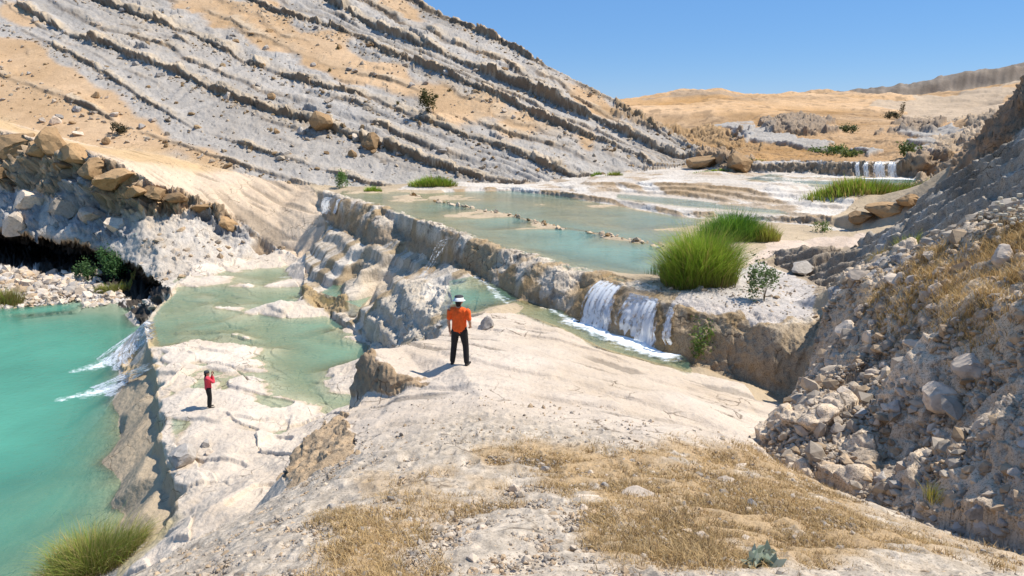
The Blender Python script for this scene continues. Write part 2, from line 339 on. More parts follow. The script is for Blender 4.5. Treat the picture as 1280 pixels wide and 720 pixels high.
TERR = [(p[0]-.3, p[1]-.6) for p in T1]+[(20,44), (27,52), (33,60)]+[(p[0], p[1]+.6) for p in WT[::-1]]+Bl[9:][::-1]
region(6, TERR)
print("regions", round(time.time()-T0, 1))
# ---------------------------------------------------------------- hillside: beds, soil, marl
i = RG[1]; x, y, v = xr[i], yr[i], V.ravel()[i]; r = np.hypot(x, y)
j1 = (fbm2(x/9, y/9, 3, 11)-.5); j2 = (n2(x/1.6, y/1.6, 12)-.5)
c = np.empty((len(i), 3), np.float32)
mar = fbm2(x/14, y/14, 4, 13); c[:] = (.385, .345, .30); c += ((mar-.5)*.10)[:, None]*np.array([.9, 1, 1.1], np.float32)
dz = np.zeros(len(i), np.float32)
wx = x+(fbm2(x/12, y/12, 3, 14)-.5)*10
gul = n2(wx/2.3, y/13, 15); gul2 = n2(wx/.9, y/6, 16)
dz -= (1-np.abs(2*gul-1))**2*.2*ss(.35, .6, fbm2(x/18, y/18, 2, 17))+(gul2-.5)*.09
c *= (.9+.2*gul2)[:, None]
# soil patches drawn where the photo has them
def soilmask(polys, soft=7):
    M = np.zeros((NT, NR), np.float32)
    for p, w in polys: M.ravel()[area(p, w, 6, True, 21)] = 1
    return blur(M, soft, soft*1.5).ravel()
sm = soilmask([([(2,48), (40,62), (110,106), (150,140), (205,172), (250,198), (300,222), (180,188), (110,180), (2,150)], 2.0),
               ([(-60,40), (2,48), (2,150), (-60,140)], 2.0),
               ([(330,2), (390,40), (450,62), (500,90), (560,112), (620,140), (600,160), (560,150), (500,128), (440,104), (390,86), (350,64), (300,45), (250,18), (200,2)], 3.0),
               ([(660,142), (720,172), (760,190), (740,196), (690,176), (640,165)], 2.0), ([(470,4), (530,40), (520,22), (500,2)], 2), ([(690,95), (740,122), (800,168), (780,168), (720,128)], 1.5),
               ([(2,2), (40,12), (60,30), (30,30), (2,20)], 1.2)])[i]
so = ss(.15, .5, sm+(fbm2(x/5, y/5, 4, 22)-.5)*.7)
soc = np.array([.50, .33, .185], np.float32)+((fbm2(x/7, y/7, 4, 23)-.5)*.16)[:, None]*np.array([1.2, 1, .8], np.float32)
c = c*(1-so[:, None])+soc*so[:, None]
dz *= (1-.6*so)
big = n2(x/30, y/30, 24)
for k, (A, w0, w1, lo, thr) in {1:(.5,.03,.34,-20,.28), 2:(.45,.03,.26,-20,.36), 3:(.9,.03,.42,-20,.22), 4:(.8,.025,.40,-20,.20), 5:(.7,.025,.30,-20,.16), 6:(1.15,.04,.50,-20,.18), 7:(.9,.05,.5,-20,.12)}.items():
    for sub, (off, sc) in enumerate(((0, 1.0), (.45, .35), (-.28, .28))):
        if k in (1,) and sub: continue
        t = v-k-off+j1*.16*(1+sub)+j2*.035
        pr = fbm2(x/8+k*13, y/30, 3, 40+k*5+sub)
        a = A*sc*np.clip((pr-thr-.12*sub)*3.2, 0, 1.25)*(1-.62*ss(2, 26, x))
        f1, fd, cid = wor2(x/2.6+k*7, y/2.6*(1-.0*k), 60+k)
        a = a*(.62+.75*cid)
        rise = ss(-w0, 0, t+(cid-.5)*.03); fall = 1-ss(.02, w1*(.5+.8*cid), t)
        DY.ravel()[i] -= (.55*a*rise*fall).astype(np.float32); dz += a*rise*fall-.35*a*ss(.0, .07, .07-fd)*rise*fall
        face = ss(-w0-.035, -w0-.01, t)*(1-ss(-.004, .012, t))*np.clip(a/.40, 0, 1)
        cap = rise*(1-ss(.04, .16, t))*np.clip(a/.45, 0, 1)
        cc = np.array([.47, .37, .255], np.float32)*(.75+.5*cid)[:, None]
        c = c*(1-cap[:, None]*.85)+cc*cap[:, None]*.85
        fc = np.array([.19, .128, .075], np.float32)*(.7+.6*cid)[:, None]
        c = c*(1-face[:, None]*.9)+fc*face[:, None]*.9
        AMP[i] = np.maximum(AMP[i], .13*np.clip(rise*fall*a, 0, 1)+.02)
        deb = ss(-.30, -.02, t)*(1-rise)*np.clip(a/.8, 0, 1)
        f1b, fdb, cb = wor2(x/.75, y/.75, 75+k)
        lump = np.clip(.5-f1b, 0, 1)*np.clip((cb-.45)*4, 0, 1)*deb
        dz += lump*1.3
        c = c*(1-np.clip(lump*4, 0, .8)[:, None])+np.array([.42, .32, .21], np.float32)*np.clip(lump*4, 0, .8)[:, None]
# thin beds
tb = n2(v*11+j1*2.0, x/40, 81); tbm = ss(.4, .65, fbm2(x/16, y/25, 2, 82))*(1-so)*ss(2.2, 3.5, v)
dz += (ss(.45, .6, tb)-.5)*.26*tbm
c *= (1-.22*tbm*(1-ss(.42, .58, tb)))[:, None]
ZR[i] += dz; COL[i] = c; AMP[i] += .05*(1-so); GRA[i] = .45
print("hill", round(time.time()-T0, 1))
# ---------------------------------------------------------------- far hills
i = RG[2]; x, y = xr[i], yr[i]; r = np.hypot(x, y)
f = fbm2(x/30, y/30, 5, 101); f2 = fbm2(x/6, y/6, 4, 102)
bnd = ss(.45, .6, n2(ZR[i]/2.2+f*3, y/90, 104)); c = (np.array([.49, .30, .145], np.float32)*(.82+.26*bnd)[:, None])+((f-.5)*.22+(f2-.5)*.12)[:, None]*np.array([1.1, 1, .85], np.float32)
f3 = n2(x/1.6, y/1.6, 103); c = c*(1-.35*(ss(.6, .75, f3)*ss(.4, .6, f2)))[:, None]; ZR[i] += (f-.5)*.012*r+(f2-.5)*.006*r
COL[i] = c; AMP[i] = .12
def patch(polys, col, k=.9, warp=3., wl=6., rough=0., soft=2, lift=0., thr=.5, s=111):
    for p in polys:
        M = mask(p, warp, wl, True, soft, s).ravel(); q = np.flatnonzero(M > .02); m = M[q]
        n = fbm2(xr[q]/wl*2, yr[q]/wl*2, 4, s+3)
        m2 = ss(thr-.2, thr+.2, m+(n-.5)*.8)*k
        cc = np.array(col, np.float32)*(.75+.5*n)[:, None]
        COL[q] = COL[q]*(1-m2[:, None])+cc*m2[:, None]
        if rough: AMP[q] = np.maximum(AMP[q], rough*m2)
        if lift: ZR[q] += lift*m2*(.5+n)
patch([[(893,152), (960,165), (1010,178), (1110,192), (1095,197), (1000,184), (925,178), (905,165)], [(1160,168), (1185,160), (1210,175), (1205,190), (1175,186)], [(905,165), (925,165), (945,180), (910,180)]], (.37,.345,.31), .9, 3, 8, .14, lift=.6)
patch([[(962,150), (1000,146), (1045,157), (1040,170), (1000,168), (965,162)], [(1130,155), (1170,150), (1165,165), (1125,170)]], (.27,.21,.155), .85, 3, 5, .5, lift=1.0)
patch([[(790,150), (840,150), (900,165), (945,190), (900,188), (850,172)]], (.34,.22,.11), .7, 3, 6, .5, lift=.4)
patch([[(1095,125), (1270,98), (1275,140), (1200,150), (1110,140)]], (.44,.335,.23), .9, 8, 30, .4)
patch([[(780,118), (850,116), (925,118), (880,121), (800,124)]], (.33,.24,.16), .7, 6, 20, .4)
PLT = [D(*a) for a in [(1080,123,399), (1120,124,398), (1200,114,406), (1290,98,416), (1450,76,436)]]
PLT = PLT+[(700,900), (300,900), (PLT[0][0]-2, PLT[0][1]+30)]
q = area(PLT, 3, 30); paint(q, (.19, .16, .13), .9); AMP[q] = .7
fl = n2(np.arctan2(xr[q], yr[q])*300, ZR[q]*.05, 121); COL[q] *= (.7+.6*fl)[:, None]
# ---------------------------------------------------------------- tilted slab, cliff, apron, gravel bank
i = RG[10]; x, y = xr[i], yr[i]
n = fbm2(x/5, y/5, 5, 131); st = n2((x+y*1.2)/.5, (x*1.2-y)/7, 132)
c = np.array([.60, .455, .315], np.float32)+((n-.5)*.2)[:, None]*np.array([1, .95, .85], np.float32)
crk = ss(.72, .8, n2((x*.5+y*.9)/.55, (x*.9-y*.5)/5, 133))
c *= (1-.3*crk)[:, None]; ZR[i] -= crk*.12; ZR[i] += (st-.5)*.12
COL[i] = c; AMP[i] = .05
M = soilmask([([(-60,110), (2,150), (110,181), (180,190), (250,205), (300,216), (240,214), (170,204), (110,188), (2,160), (-60,130)], .8)], 3)
q = np.flatnonzero(M > .02); paint(q, (.55,.37,.19), M[q]*.9)
i = RG[3]; x, y, z = xr[i], yr[i], ZR[i]
f1, fd, cid = wor2(x/2.2, y/2.2, 141)
top = ss(0, 1.8, (-z)-0)   # all of it
slope = np.abs(np.gradient(Zt, axis=1)/np.gradient(rr)[None, :].astype(np.float32)).ravel()[i]
steep = ss(.55, 1.1, slope)
gm = fbm2(x/3, y/3, 4, 142)
c = np.array([.52, .455, .38], np.float32)+((gm-.5)*.25)[:, None]*np.ones(3, np.float32)
br = np.array([.40, .255, .125], np.float32)*(.45+.9*cid)[:, None]
c = c*(1-steep[:, None]*.75)+br*steep[:, None]*.75
AMP[i] = .10+.55*steep*ss(-10.8, -9, z); COL[i] = c; GRA[i] = .8
tr = z/1.15+gm*1.3; fr = tr-np.floor(tr); lk = ss(-10.5, -8.5, z)*steep; ZR[i] += 1.15*.8*(ss(.5, .92, fr)-fr)*lk; c = c*(1+.35*(lk*(1-ss(.3, .5, fr)))[:, None]); COL[i] = c
f1c, fdc, cc = wor2(x/.8, y/.8, 143); ZR[i] += np.clip(.45-f1c, 0, 1)*.4*(cc > .4)+(gm-.5)*.6+(np.round(fbm2(x/5, y/5, 3, 144)*7)/7-.5)*2.2*steep
patch([[(60,250), (100,215), (130,240), (140,285), (90,290)], [(60,262), (2,235), (2,280), (60,290)], [(115,240), (150,262), (160,300), (120,300)], [(225,270), (250,262), (320,285), (320,300), (270,296)]], (.36,.34,.32), .85, .7, 2, .4)
CAVE_SHADE = LD+[(p[0]-1.2, p[1]-2.4) for p in LD[::-1]]
q = area(CAVE_SHADE, 0); paint(q, (.035,.027,.020), .95); AMP[q] = .3; WET[q] = .3  # cave shade painted near-black into the rock colour under the overhang
q = area([D(1, 280, 66), D(60, 292, 64), D(130, 308, 61.8), D(162, 324, 59.5), D(196, 346, 54.7), D(212, 360, 50.8), D(217, 366, 49.0), D(196, 372, 52.5), D(165, 352, 58), D(100, 330, 62), D(1, 318, 66.5)], .2); paint(q, (.05,.038,.028), .9); AMP[q] = np.maximum(AMP[q], .2)  # same painted shade carried along the cave lip and its right end
i = RG[11]; paint(i, (.50,.45,.40)); f1, fd, cid = wor2(xr[i]/.9, yr[i]/.9, 151)
ZR[i] += np.clip(.5-f1, 0, 1)*.7*(cid > .35)*np.clip((-14.9-ZR[i])*-2.5, 0, 1); COL[i] *= (.75+.5*cid)[:, None]; AMP[i] = .12
# ---------------------------------------------------------------- shelf: pale beds with joints, thin flows over it
i = RG[4]; x, y = xr[i], yr[i]
n = fbm2(x/3.4, y/3.4, 4, 161); f1, fd, cid = wor2(x/3.2+n*.6, (y+x*.4)/2.0+n*.6, 162)
c = np.array([.63, .525, .415], np.float32)+((n-.5)*.16)[:, None]*np.array([.9, 1, 1.1], np.float32)
crk = (1-ss(.0, .045, fd))*ss(.56, .68, fbm2(x/4, y/4, 2, 163))
dry = ss(-13.3, -12.85, ZR[i])
step = (ss(.35, .42, n2(x/1.6+y/2.2, y/1.5-x/4, 164))-.5)*.16
ZR[i] += ((n-.5)*.58+(cid-.5)*.2)*dry+step*dry-crk*.18*dry
ZR[i] -= .22*dry*ss(.55, .68, n2(x/6+3, y/3+x/9, 165))*ss(34, 37, y)
c *= (.88+.2*cid)[:, None]; c *= (1-.35*crk)[:, None]
COL[i] = c; AMP[i] = .05
near = np.abs(ZR[i]+12.86)
wetk = np.clip(1-np.abs(ZR[i]+12.84)/.05, 0, 1)*ss(.35, .55, n)
paint(i, (.40,.29,.16), wetk*.55)
below = ss(-12.88, -13.3, ZR[i]); paint(i, (.50,.40,.235), below)
patch([[(100,400), (190,450), (185,500), (200,560), (205,630), (180,660), (150,640), (160,560), (140,520), (150,480), (170,440)]], (.47,.34,.185), .95, .4, 1.5, .16)
# gentle worn boulders on the lower left flank
# ---------------------------------------------------------------- cascades: rounded flow rock with brown streaks running down to the pool
i = RG[12]; x, y = xr[i], yr[i]
n = fbm2(x/3.0, y/3.0, 4, 171); a1 = (x*.80+y*.60); a2 = (y*.80-x*.60)      # a1 runs with the flow, a2 across it
wob = fbm2(x/2.5, y/2.5, 3, 175)*1.6
fl = n2(a2/.75+wob, a1/7, 173); f_2 = n2(a2/.28+wob*2, a1/5, 176)
c = np.array([.61, .51, .395], np.float32)+((n-.5)*.28)[:, None]*np.array([.9, 1, 1.1], np.float32)
tr = ZR[i]/1.0+n*1.2; fr = tr-np.floor(tr); ZR[i] += .55*(ss(.55, .98, fr)-fr)+.1+(n-.5)*.35+(fl-.5)*.22+(f_2-.5)*.07
AMP[i] = .055; GRA[i] = .7
sk = ss(.50, .64, fl)*(.45+.55*ss(.35, .6, n)); c = c*(1-.8*sk[:, None])+(np.array([.35, .235, .11], np.float32)*(.7+.6*f_2)[:, None])*.8*sk[:, None]
c *= (1-.35*ss(.66, .74, f_2))[:, None]; COL[i] = c
patch([[(470,375), (530,352), (575,372), (540,400), (500,432), (470,430), (455,400)]], (.50,.43,.34), .85, .4, 1, .13)
patch([[(545,345), (580,350), (590,372), (560,385), (530,375), (515,365)]], (.64,.56,.46), .9, .3, 1, .08)
patch([[(380,355), (400,368), (440,378), (468,405), (440,398), (400,390), (378,375)]], (.36,.25,.12), .9, .3, 1, .15)
# ---------------------------------------------------------------- dam: fluted tufa, crust full of pits
i = RG[5]; x, y = xr[i], yr[i]
du = (x*-.52+y*.85)      # along the dam
fl = n2(du/1.1, x*0, 181); fl2 = n2(du/.35, ZR[i]/2.5, 182)
hd = ss(-8.4, -7.0, ZR[i])
c = np.array([.57, .48, .375], np.float32)*(.75+.5*fbm2(x/.8, y/.8, 3, 183))[:, None]
f1, fd, cid = wor2(x/.42, y/.42+ZR[i]*1.2, 184)
pit = ss(.5, .75, fbm2(du/.9, ZR[i]/.9, 3, 185))*ss(.30, .55, f1)
c *= (1-.65*pit)[:, None]
brn = ss(.51, .60, -.05*ss(38, 45, y)+fbm2(du/2.2, ZR[i]/9, 3, 186)); c = c*(1-.75*brn[:, None])+np.array([.34, .225, .105], np.float32)*.75*brn[:, None]
ZR[i] += ((fl-.5)*.6+(fl2-.5)*.25)*ss(-6.96, -7.15, ZR[i])*ss(-8.6, -8.2, ZR[i])+(n2(x/.7, y/.7, 187)-.6)*.10
COL[i] = c; AMP[i] = .085; GRA[i] = 1.0
q = area(DAM, .1); lowk = ss(-7.5, -8.3, ZR[q])*ss(1, -3, xr[q]); paint(q, (.30,.21,.125), .75*lowk)  # shade of the lower left face put into the colour as darker brown
for p in ([(722,352), (760,352), (850,378), (880,400), (870,455), (830,442), (725,402), (700,395)], [(540,290), (580,296), (540,345), (505,350)], [(620,340), (650,330), (690,385), (640,380)], [(415,246), (450,255), (440,285), (412,270)], [(690,380), (725,400), (700,404), (668,390)]):
    q = area(p, .25, 1, True, 188); AMP[q] = .05; paint(q, (.28,.18,.075), .8*ss(.3, .6, fbm2(xr[q]/.5, yr[q]/2, 3, 189))); WET[q] = .8
q = area([(875,392), (960,404), (1030,402), (1020,470), (985,505), (935,480), (870,458)], .2, 1, True); paint(q, (.37,.285,.19), .8); 
# ---------------------------------------------------------------- terraces upstream
i = RG[6]; x, y = xr[i], yr[i]
n = fbm2(x/4, y/2, 4, 191); fl = n2(x/.95+y*.3, y/7, 192)
c = np.array([.56, .49, .41], np.float32)+((n-.5)*.3)[:, None]*np.array([.9, 1, 1.05], np.float32)
sl = np.abs(np.gradient(Zt, axis=1)/np.gradient(rr)[None, :].astype(np.float32)).ravel()[i]
stp = ss(.12, .28, sl)*(1-ss(.6, 1, sl)); c += (.08*stp)[:, None]; c = c*(1-.75*(stp*ss(.5, .6, fl))[:, None])+np.array([.36, .225, .10], np.float32)*.75*(stp*ss(.5, .6, fl))[:, None]
tr = ZR[i]/.34+n*1.3; fr = tr-np.floor(tr); ZR[i] += (.34*.75*(ss(.6, .95, fr)-fr)+.06)*ss(-6.62, -6.5, ZR[i])
rs = ss(.58, .7, fr)*(1-ss(.92, 1, fr)); c = c*(1-.6*(rs*ss(.35, .6, fl))[:, None])+np.array([.36, .23, .11], np.float32)*.6*(rs*ss(.35, .6, fl))[:, None]
ZR[i] += (n-.5)*.10+(fl-.5)*.28*stp; COL[i] = c; AMP[i] = .07
wall = ss(.6, 1.0, sl); paint(i, (.26,.19,.12), wall*.85); AMP[i] = np.maximum(AMP[i], wall*.3)
patch([[(866,186), (905,188), (946,202), (946,216), (905,214), (868,208)], [(1130,205), (1198,196), (1198,214), (1150,222), (1130,221)]], (.35,.25,.16), .9, .8, 3, .5)
patch([[(1062,276), (1110,258), (1160,238), (1195,215), (1190,235), (1150,265), (1110,285), (1070,285)]], (.33,.22,.13), .9, .5, 2, .25)
# ---------------------------------------------------------------- upper pool bed and right-hand gravel (region 0)
i = np.flatnonzero((REG == 0) & (yr > 20) & (yr < 90) & (xr > -22) & (xr < 30)); x, y = xr[i], yr[i]
n = fbm2(x/3, y/3, 4, 201)
paint(i, (.46,.355,.235)); COL[i] *= (.8+.4*n)[:, None]; ZR[i] += (n-.5)*.14+(n2(x/.9, y/.9, 203)-.5)*.08; AMP[i] = .03
patch([[(845,350), (850,390), (960,402), (1030,396), (1035,365), (1010,350), (965,335), (940,325), (900,345)]], (.50,.45,.41), .9, .4, 1, .06)
patch([[(900,322), (960,312), (970,300), (1080,290), (1100,280), (1060,305), (1000,309), (940,330)]], (.60,.47,.37), .9, .5, 2, .04)
# ---------------------------------------------------------------- near slab and slope
i = RG[9]; x, y = xr[i], yr[i]
n = fbm2(x/2.5, y/2.5, 5, 211)
c = np.array([.565, .465, .365], np.float32)+((n-.5)*.16)[:, None]*np.array([.9, 1, 1.1], np.float32)
a1 = (x*.35+y*.94); a2 = (x*.94-y*.35)       # strike of the bed across the slab
crk = ss(.74, .80, n2(a1/.30, a2/2.6, 212))*ss(.5, .62, fbm2(x/3, y/3, 2, 213))
stp = ss(.45, .55, n2(a1/1.1+n, a2/7, 214))
slabk = ss(11.0, 13.5, y+(n-.5)*4)
ZR[i] += ((stp-.5)*.10-crk*.07)*slabk+(n-.5)*.22
c *= (1-.42*crk*slabk)[:, None]
grv = np.array([.455, .38, .295], np.float32)*(.6+.8*fbm2(x/.12, y/.12, 2, 215))[:, None]
c = c*slabk[:, None]+grv*(1-slabk)[:, None]
COL[i] = c; AMP[i] = .045*(1-slabk)+.025; GRA[i] = .55-.2*slabk
GR1 = [(590,560), (640,552), (760,560), (900,552), (945,560), (1010,598), (1080,632), (1170,680), (1210,722), (840,722), (760,690), (700,640), (640,600)]
GR2 = [(400,640), (470,640), (540,690), (560,722), (380,722), (395,680)]
M = np.maximum(mask(GR1, .4, 1.0, True, 9), mask(GR2, .35, .8, True, 9)).ravel()
M = np.maximum(M, .55*mask([(450,590), (560,580), (620,620), (560,660), (470,640)], .4, 1, True, 4).ravel())
M = np.maximum(M, .5*mask([(940,548), (985,592), (1060,628), (1160,658), (1290,705), (1290,724), (820,724), (760,690), (900,600)], .3, 1, True, 5).ravel())
GRASSM = M
q = np.flatnonzero(M > .02); paint(q, (.42,.28,.14), M[q]*.85*ss(.22, .5, fbm2(xr[q]/.5, yr[q]/.5, 3, 221)))
BRF = [(410,523), (440,538), (447,570), (420,580), (400,592), (362,610), (350,596), (372,562)]
q = area(BRF, .12, .6, True); paint(q, (.40,.28,.165), .9); AMP[q] = .10; GRA[q] = .9
q = area([(452,444), (470,450), (500,470), (540,478), (535,482), (487,497), (448,497)], .05, .5, True); paint(q, (.33,.22,.12), .85); AMP[q] = .1
q = area(BL+BF[::-1], .05, .5); paint(q, (.34,.235,.14), .85); AMP[q] = .10
# ---------------------------------------------------------------- rubble bank on the right
i = RG[7]; x, y = xr[i], yr[i]
n = fbm2(x/1.5, y/1.5, 4, 231); f1, fd, cid = wor2(x/.62, y/.62, 232); f1b, fdb, cb = wor2(x/1.9, y/1.9, 233)
c = np.array([.58, .455, .325], np.float32)*(.6+.4*n+.4*cid)[:, None]
ZR[i] += (np.clip(.55-f1, 0, 1)*.3*(.4+cid)+np.clip(.6-f1b, 0, 1)*.9*(cb > .45)+(n-.5)*.6+(fbm2(x/2.4, y/2.4, 2, 236)-.5)*1.3)
COL[i] = c; AMP[i] = .10; GRA[i] = .9
M = mask([(1190,330), (1220,300), (1285,272), (1340,260), (1340,330), (1285,345), (1230,345)], .5, 1.5, True, 5).ravel(); M = np.maximum(M, .6*mask([(1100,345), (1180,330), (1275,345), (1275,400), (1200,392), (1130,400)], .5, 1.5, True, 5).ravel())
GRASSR = M
q = np.flatnonzero(M > .02); paint(q, (.50,.345,.185), M[q]*.8*ss(.3, .55, fbm2(xr[q]/.7, yr[q]/.7, 3, 234)))
patch([[(1045,395), (1100,345), (1180,325), (1280,300), (1282,392), (1200,390), (1130,398), (1065,430)]], (.56,.43,.29), .8, .5, 1.5)
patch([[(1035,360), (1060,345), (1100,326), (1180,308), (1185,315), (1110,345), (1060,362)]], (.31,.30,.29), .9, .25, 1, .12)
# ---------------------------------------------------------------- dark ridge and brown mass
i = RG[8]; x, y = xr[i], yr[i]
n = fbm2(x/2, y/2, 5, 241); bd = n2((x-y*.2)/.5+ZR[i]*1.4, (y+x*.3)/6, 242); f1, fd, cid = wor2(x/1.1, y/1.1, 243)
c = np.array([.27, .232, .185], np.float32)*(.5+.8*n+.3*cid)[:, None]
b2 = n2((x*.55-y*.2)/.9+ZR[i]*1.1, (y+x*.5)/9, 245); fq = (ZR[i]+.74*y)/.75+n*2.2; fr = fq-np.floor(fq); ZR[i] += .75*.85*(ss(.6, .95, fr)-fr)+(n-.5)*.35; c *= (.75+.5*ss(.4, .6, b2)+.35*(1-ss(.2, .5, fr)))[:, None]; COL[i] = c; AMP[i] = .10; GRA[i] = .9
lic = ss(.62, .7, n2(x/.5, y/.5, 244))*ss(.5, .6, n); paint(i, (.5,.47,.43), lic*.6)
q = area([(965,314), (1062,308), (1080,320), (1040,362), (1003,350), (966,334)], .2, 1, True); paint(q, (.30,.235,.17), .75)
BRM = [D(1192,222,46), D(1190,200,45), D(1226,165,43.5), D(1280,95,42), (60,30), (70,60), (40,60)]
q = area(BRM, .3, 2); paint(q, (.30,.195,.115), .9); COL[q] *= (.6+.8*fbm2(xr[q]/1.5, yr[q]/1.5, 4, 251))[:, None]; AMP[q] = .22; ZR[q] += (fbm2(xr[q]/3, yr[q]/3, 3, 252)-.5)*1.6
# ---------------------------------------------------------------- everything: a little relief
n = n2(xr/.9, yr/.9, 261)
fade = 1-ss(25, 60, np.hypot(xr, yr))
ZR += (n-.5)*.06*fade
print("paint", round(time.time()-T0, 1))
def ground(x, y):
    """height of the finished ground at plan points"""
    x = np.asarray(x, float); y = np.asarray(y, float); r = np.hypot(x, y); th = np.arctan2(x, y)
    i = np.clip(np.searchsorted(th_d, th), 1, NT-1); t = np.clip((th-th_d[i-1])/(th_d[i]-th_d[i-1]), 0, 1)
    j = np.clip((np.log(np.maximum(r, 1.31))-lr[0])/(lr[1]-lr[0]), 0, NR-1.001); j0 = j.astype(int); u = j-j0
    a = Zt[i-1, j0]*(1-u)+Zt[i-1, j0+1]*u; b = Zt[i, j0]*(1-u)+Zt[i, j0+1]*u
    return a*(1-t)+b*t
def sample(A, x, y):
    r = np.hypot(x, y); i = np.clip(np.searchsorted(th_d, np.arctan2(x, y)), 0, NT-1); j = np.clip(np.searchsorted(rr, r), 0, NR-1)
    return A.reshape(NT, NR)[i, j]
# ---------------------------------------------------------------- resample each bearing by apparent size, roughen along the normal, split into named pieces
M_ = 1750
PX, PY = SX+DX, SY+DY
C3, W2, A2, G2, RG2 = COL.reshape(NT, NR, 3), WET.reshape(NT, NR), AMP.reshape(NT, NR), GRA.reshape(NT, NR), REG.reshape(NT, NR)
wgt = np.sqrt(np.diff(np.arctan2(Zt, rr[None, :].astype(np.float32)), axis=1)**2+(.16*np.sqrt(np.diff(PX, axis=1)**2+np.diff(PY, axis=1)**2+np.diff(Zt, axis=1)**2)/rr[None, 1:].astype(np.float32))**2)
wgt = np.concatenate([wgt, wgt[:, -1:]], 1)
NB = 56; BS = NR//NB
share = np.array([np.percentile(wgt[:, k*BS:(k+1)*BS].sum(1), 85) for k in range(NB)])
rows = np.maximum(6, np.round(share/share.sum()*M_)).astype(int); M_ = int(rows.sum())
wgt = blur(wgt, 6, 4)
tjj = np.empty((NT, M_), np.float32); o_ = 0
for k in range(NB):        # every bearing spends the same number of rows on a ring, so neighbours stay in step
    wb = wgt[:, k*BS:(k+1)*BS]; wb = wb+wb.mean(1, keepdims=True)*.35; cw = np.concatenate([np.zeros((NT, 1)), np.cumsum(wb, 1)], 1); cw /= cw[:, -1:]
    tgt = np.arange(rows[k])/rows[k]
    for a in range(NT): tjj[a, o_:o_+rows[k]] = np.interp(tgt, cw[a], np.arange(k*BS, (k+1)*BS+1))
    o_ += rows[k]
tjj = np.minimum(tjj, NR-1.01); J0 = tjj.astype(int); U_ = tjj-J0; I0 = np.arange(NT)[:, None]; K0 = J0+(U_ > .5)
lerp = lambda A: A[I0, J0]*(1-U_)+A[I0, J0+1]*U_
co = np.stack([lerp(PX), lerp(PY), lerp(Zt)], -1).astype(np.float32)
at = np.concatenate([C3[I0, K0], W2[I0, K0][..., None], A2[I0, K0][..., None], G2[I0, K0][..., None]], -1); rg = RG2[I0, K0]
tu = np.gradient(co, axis=0); tv = np.gradient(co, axis=1)
nr = np.cross(tv, tu); nr /= np.maximum(np.linalg.norm(nr, axis=2, keepdims=True), 1e-9); nr[nr[..., 2] < 0] *= -1
nr = blur(nr[..., 0], 2, 2), blur(nr[..., 1], 2, 2), blur(nr[..., 2], 2, 2)
nr = np.stack(nr, -1); nr /= np.maximum(np.linalg.norm(nr, axis=2, keepdims=True), 1e-9)
p = co.reshape(-1, 3); amp = blur(at[..., 4], 1.5, 1.5).ravel(); dist = np.linalg.norm(p, axis=1)
dsp = np.zeros(len(p), np.float32)
def chis(p_, wl, s):
    q = p_/np.float32(wl); f = np.floor(q); ii = f.astype(np.int64); b1 = np.full(len(q), 9, np.float32); val = np.zeros(len(q), np.float32)
    for i in (-1, 0, 1):
        for j in (-1, 0, 1):
            for k in (-1, 0, 1):
                a = (ii[:, 0]+i, ii[:, 1]+j, ii[:, 2]+k); h1 = _h(*a, s); h2 = _h(*a, s+1); h3 = _h(*a, s+2)
                dx = f[:, 0]+i+h1-q[:, 0]; dy = f[:, 1]+j+h2-q[:, 1]; dz = f[:, 2]+k+h3-q[:, 2]; d = dx*dx+dy*dy+dz*dz
                m = d < b1; b1 = np.where(m, d, b1); t = (h1*7.3) % 1; u = (h2*9.1) % 1
                val = np.where(m, (h3-.5)*.8+dx*(t-.5)*1.3+dy*(u-.5)*1.3+dz*(.5-((h3*5.7) % 1))*1.1, val)
    return val
for wl, g, s in ((3.6, 1.5, 331), (1.5, 1.15, 311), (.5, .62, 321)):
    m = np.flatnonzero((amp > (.3 if wl > 3 else .07)) & (dist*.0022 < wl) & (amp > .075) & (dist < 190)); dsp[m] += chis(p[m], wl, s)*g*amp[m]
for wl, g, s in ((1.7, .45, 301), (.75, .4, 302), (.33, .5, 303), (.14, .35, 304)):
    m = np.flatnonzero((dist*.0018 < wl) & (amp > .008))
    q = p[m]; v_ = n3(q[:, 0]/wl, q[:, 1]/wl, q[:, 2]/wl, s)
    if s != 301: v_ = 1-np.abs(2*v_-1)*1.3
    dsp[m] += (v_-.5)*g*amp[m]
far = dist > 150; q = p[far]; dsp[far] += (n3(q[:, 0]/9, q[:, 1]/9, q[:, 2]/4, 305)-.5)*np.clip(amp[far]-.1, 0, 3)*2.0
co = co+(dsp*1.5)[:, None].reshape(NT, M_, 1)*nr
print("resampled", round(time.time()-T0, 1))
# ---------------------------------------------------------------- materials
def new_mat(name):
    m = bpy.data.materials.new(name); m.use_nodes = True; nt = m.node_tree
    return m, nt, nt.nodes['Principled BSDF']
def nd(nt, t, **kw):
    n = nt.nodes.new(t)
    for k, v_ in kw.items():
        if k.startswith('i_'): n.inputs[k[2:].replace('_', ' ')].default_value = v_
        else: setattr(n, k, v_)
    return n
def noise_node(nt, vec, scale, detail=6, rough=.6):
    n = nd(nt, 'ShaderNodeTexNoise'); n.inputs['Scale'].default_value = scale; n.inputs['Detail'].default_value = detail; n.inputs['Roughness'].default_value = rough
    nt.links.new(vec, n.inputs['Vector']); return n
def ramp(nt, fac, stops):
    r_ = nd(nt, 'ShaderNodeValToRGB'); nt.links.new(fac, r_.inputs[0]); el = r_.color_ramp.elements
    el[0].position, el[0].color = stops[0][0], (*stops[0][1], 1); el[1].position, el[1].color = stops[-1][0], (*stops[-1][1], 1)
    for p_, c_ in stops[1:-1]: e = el.new(p_); e.color = (*c_, 1)
    return r_
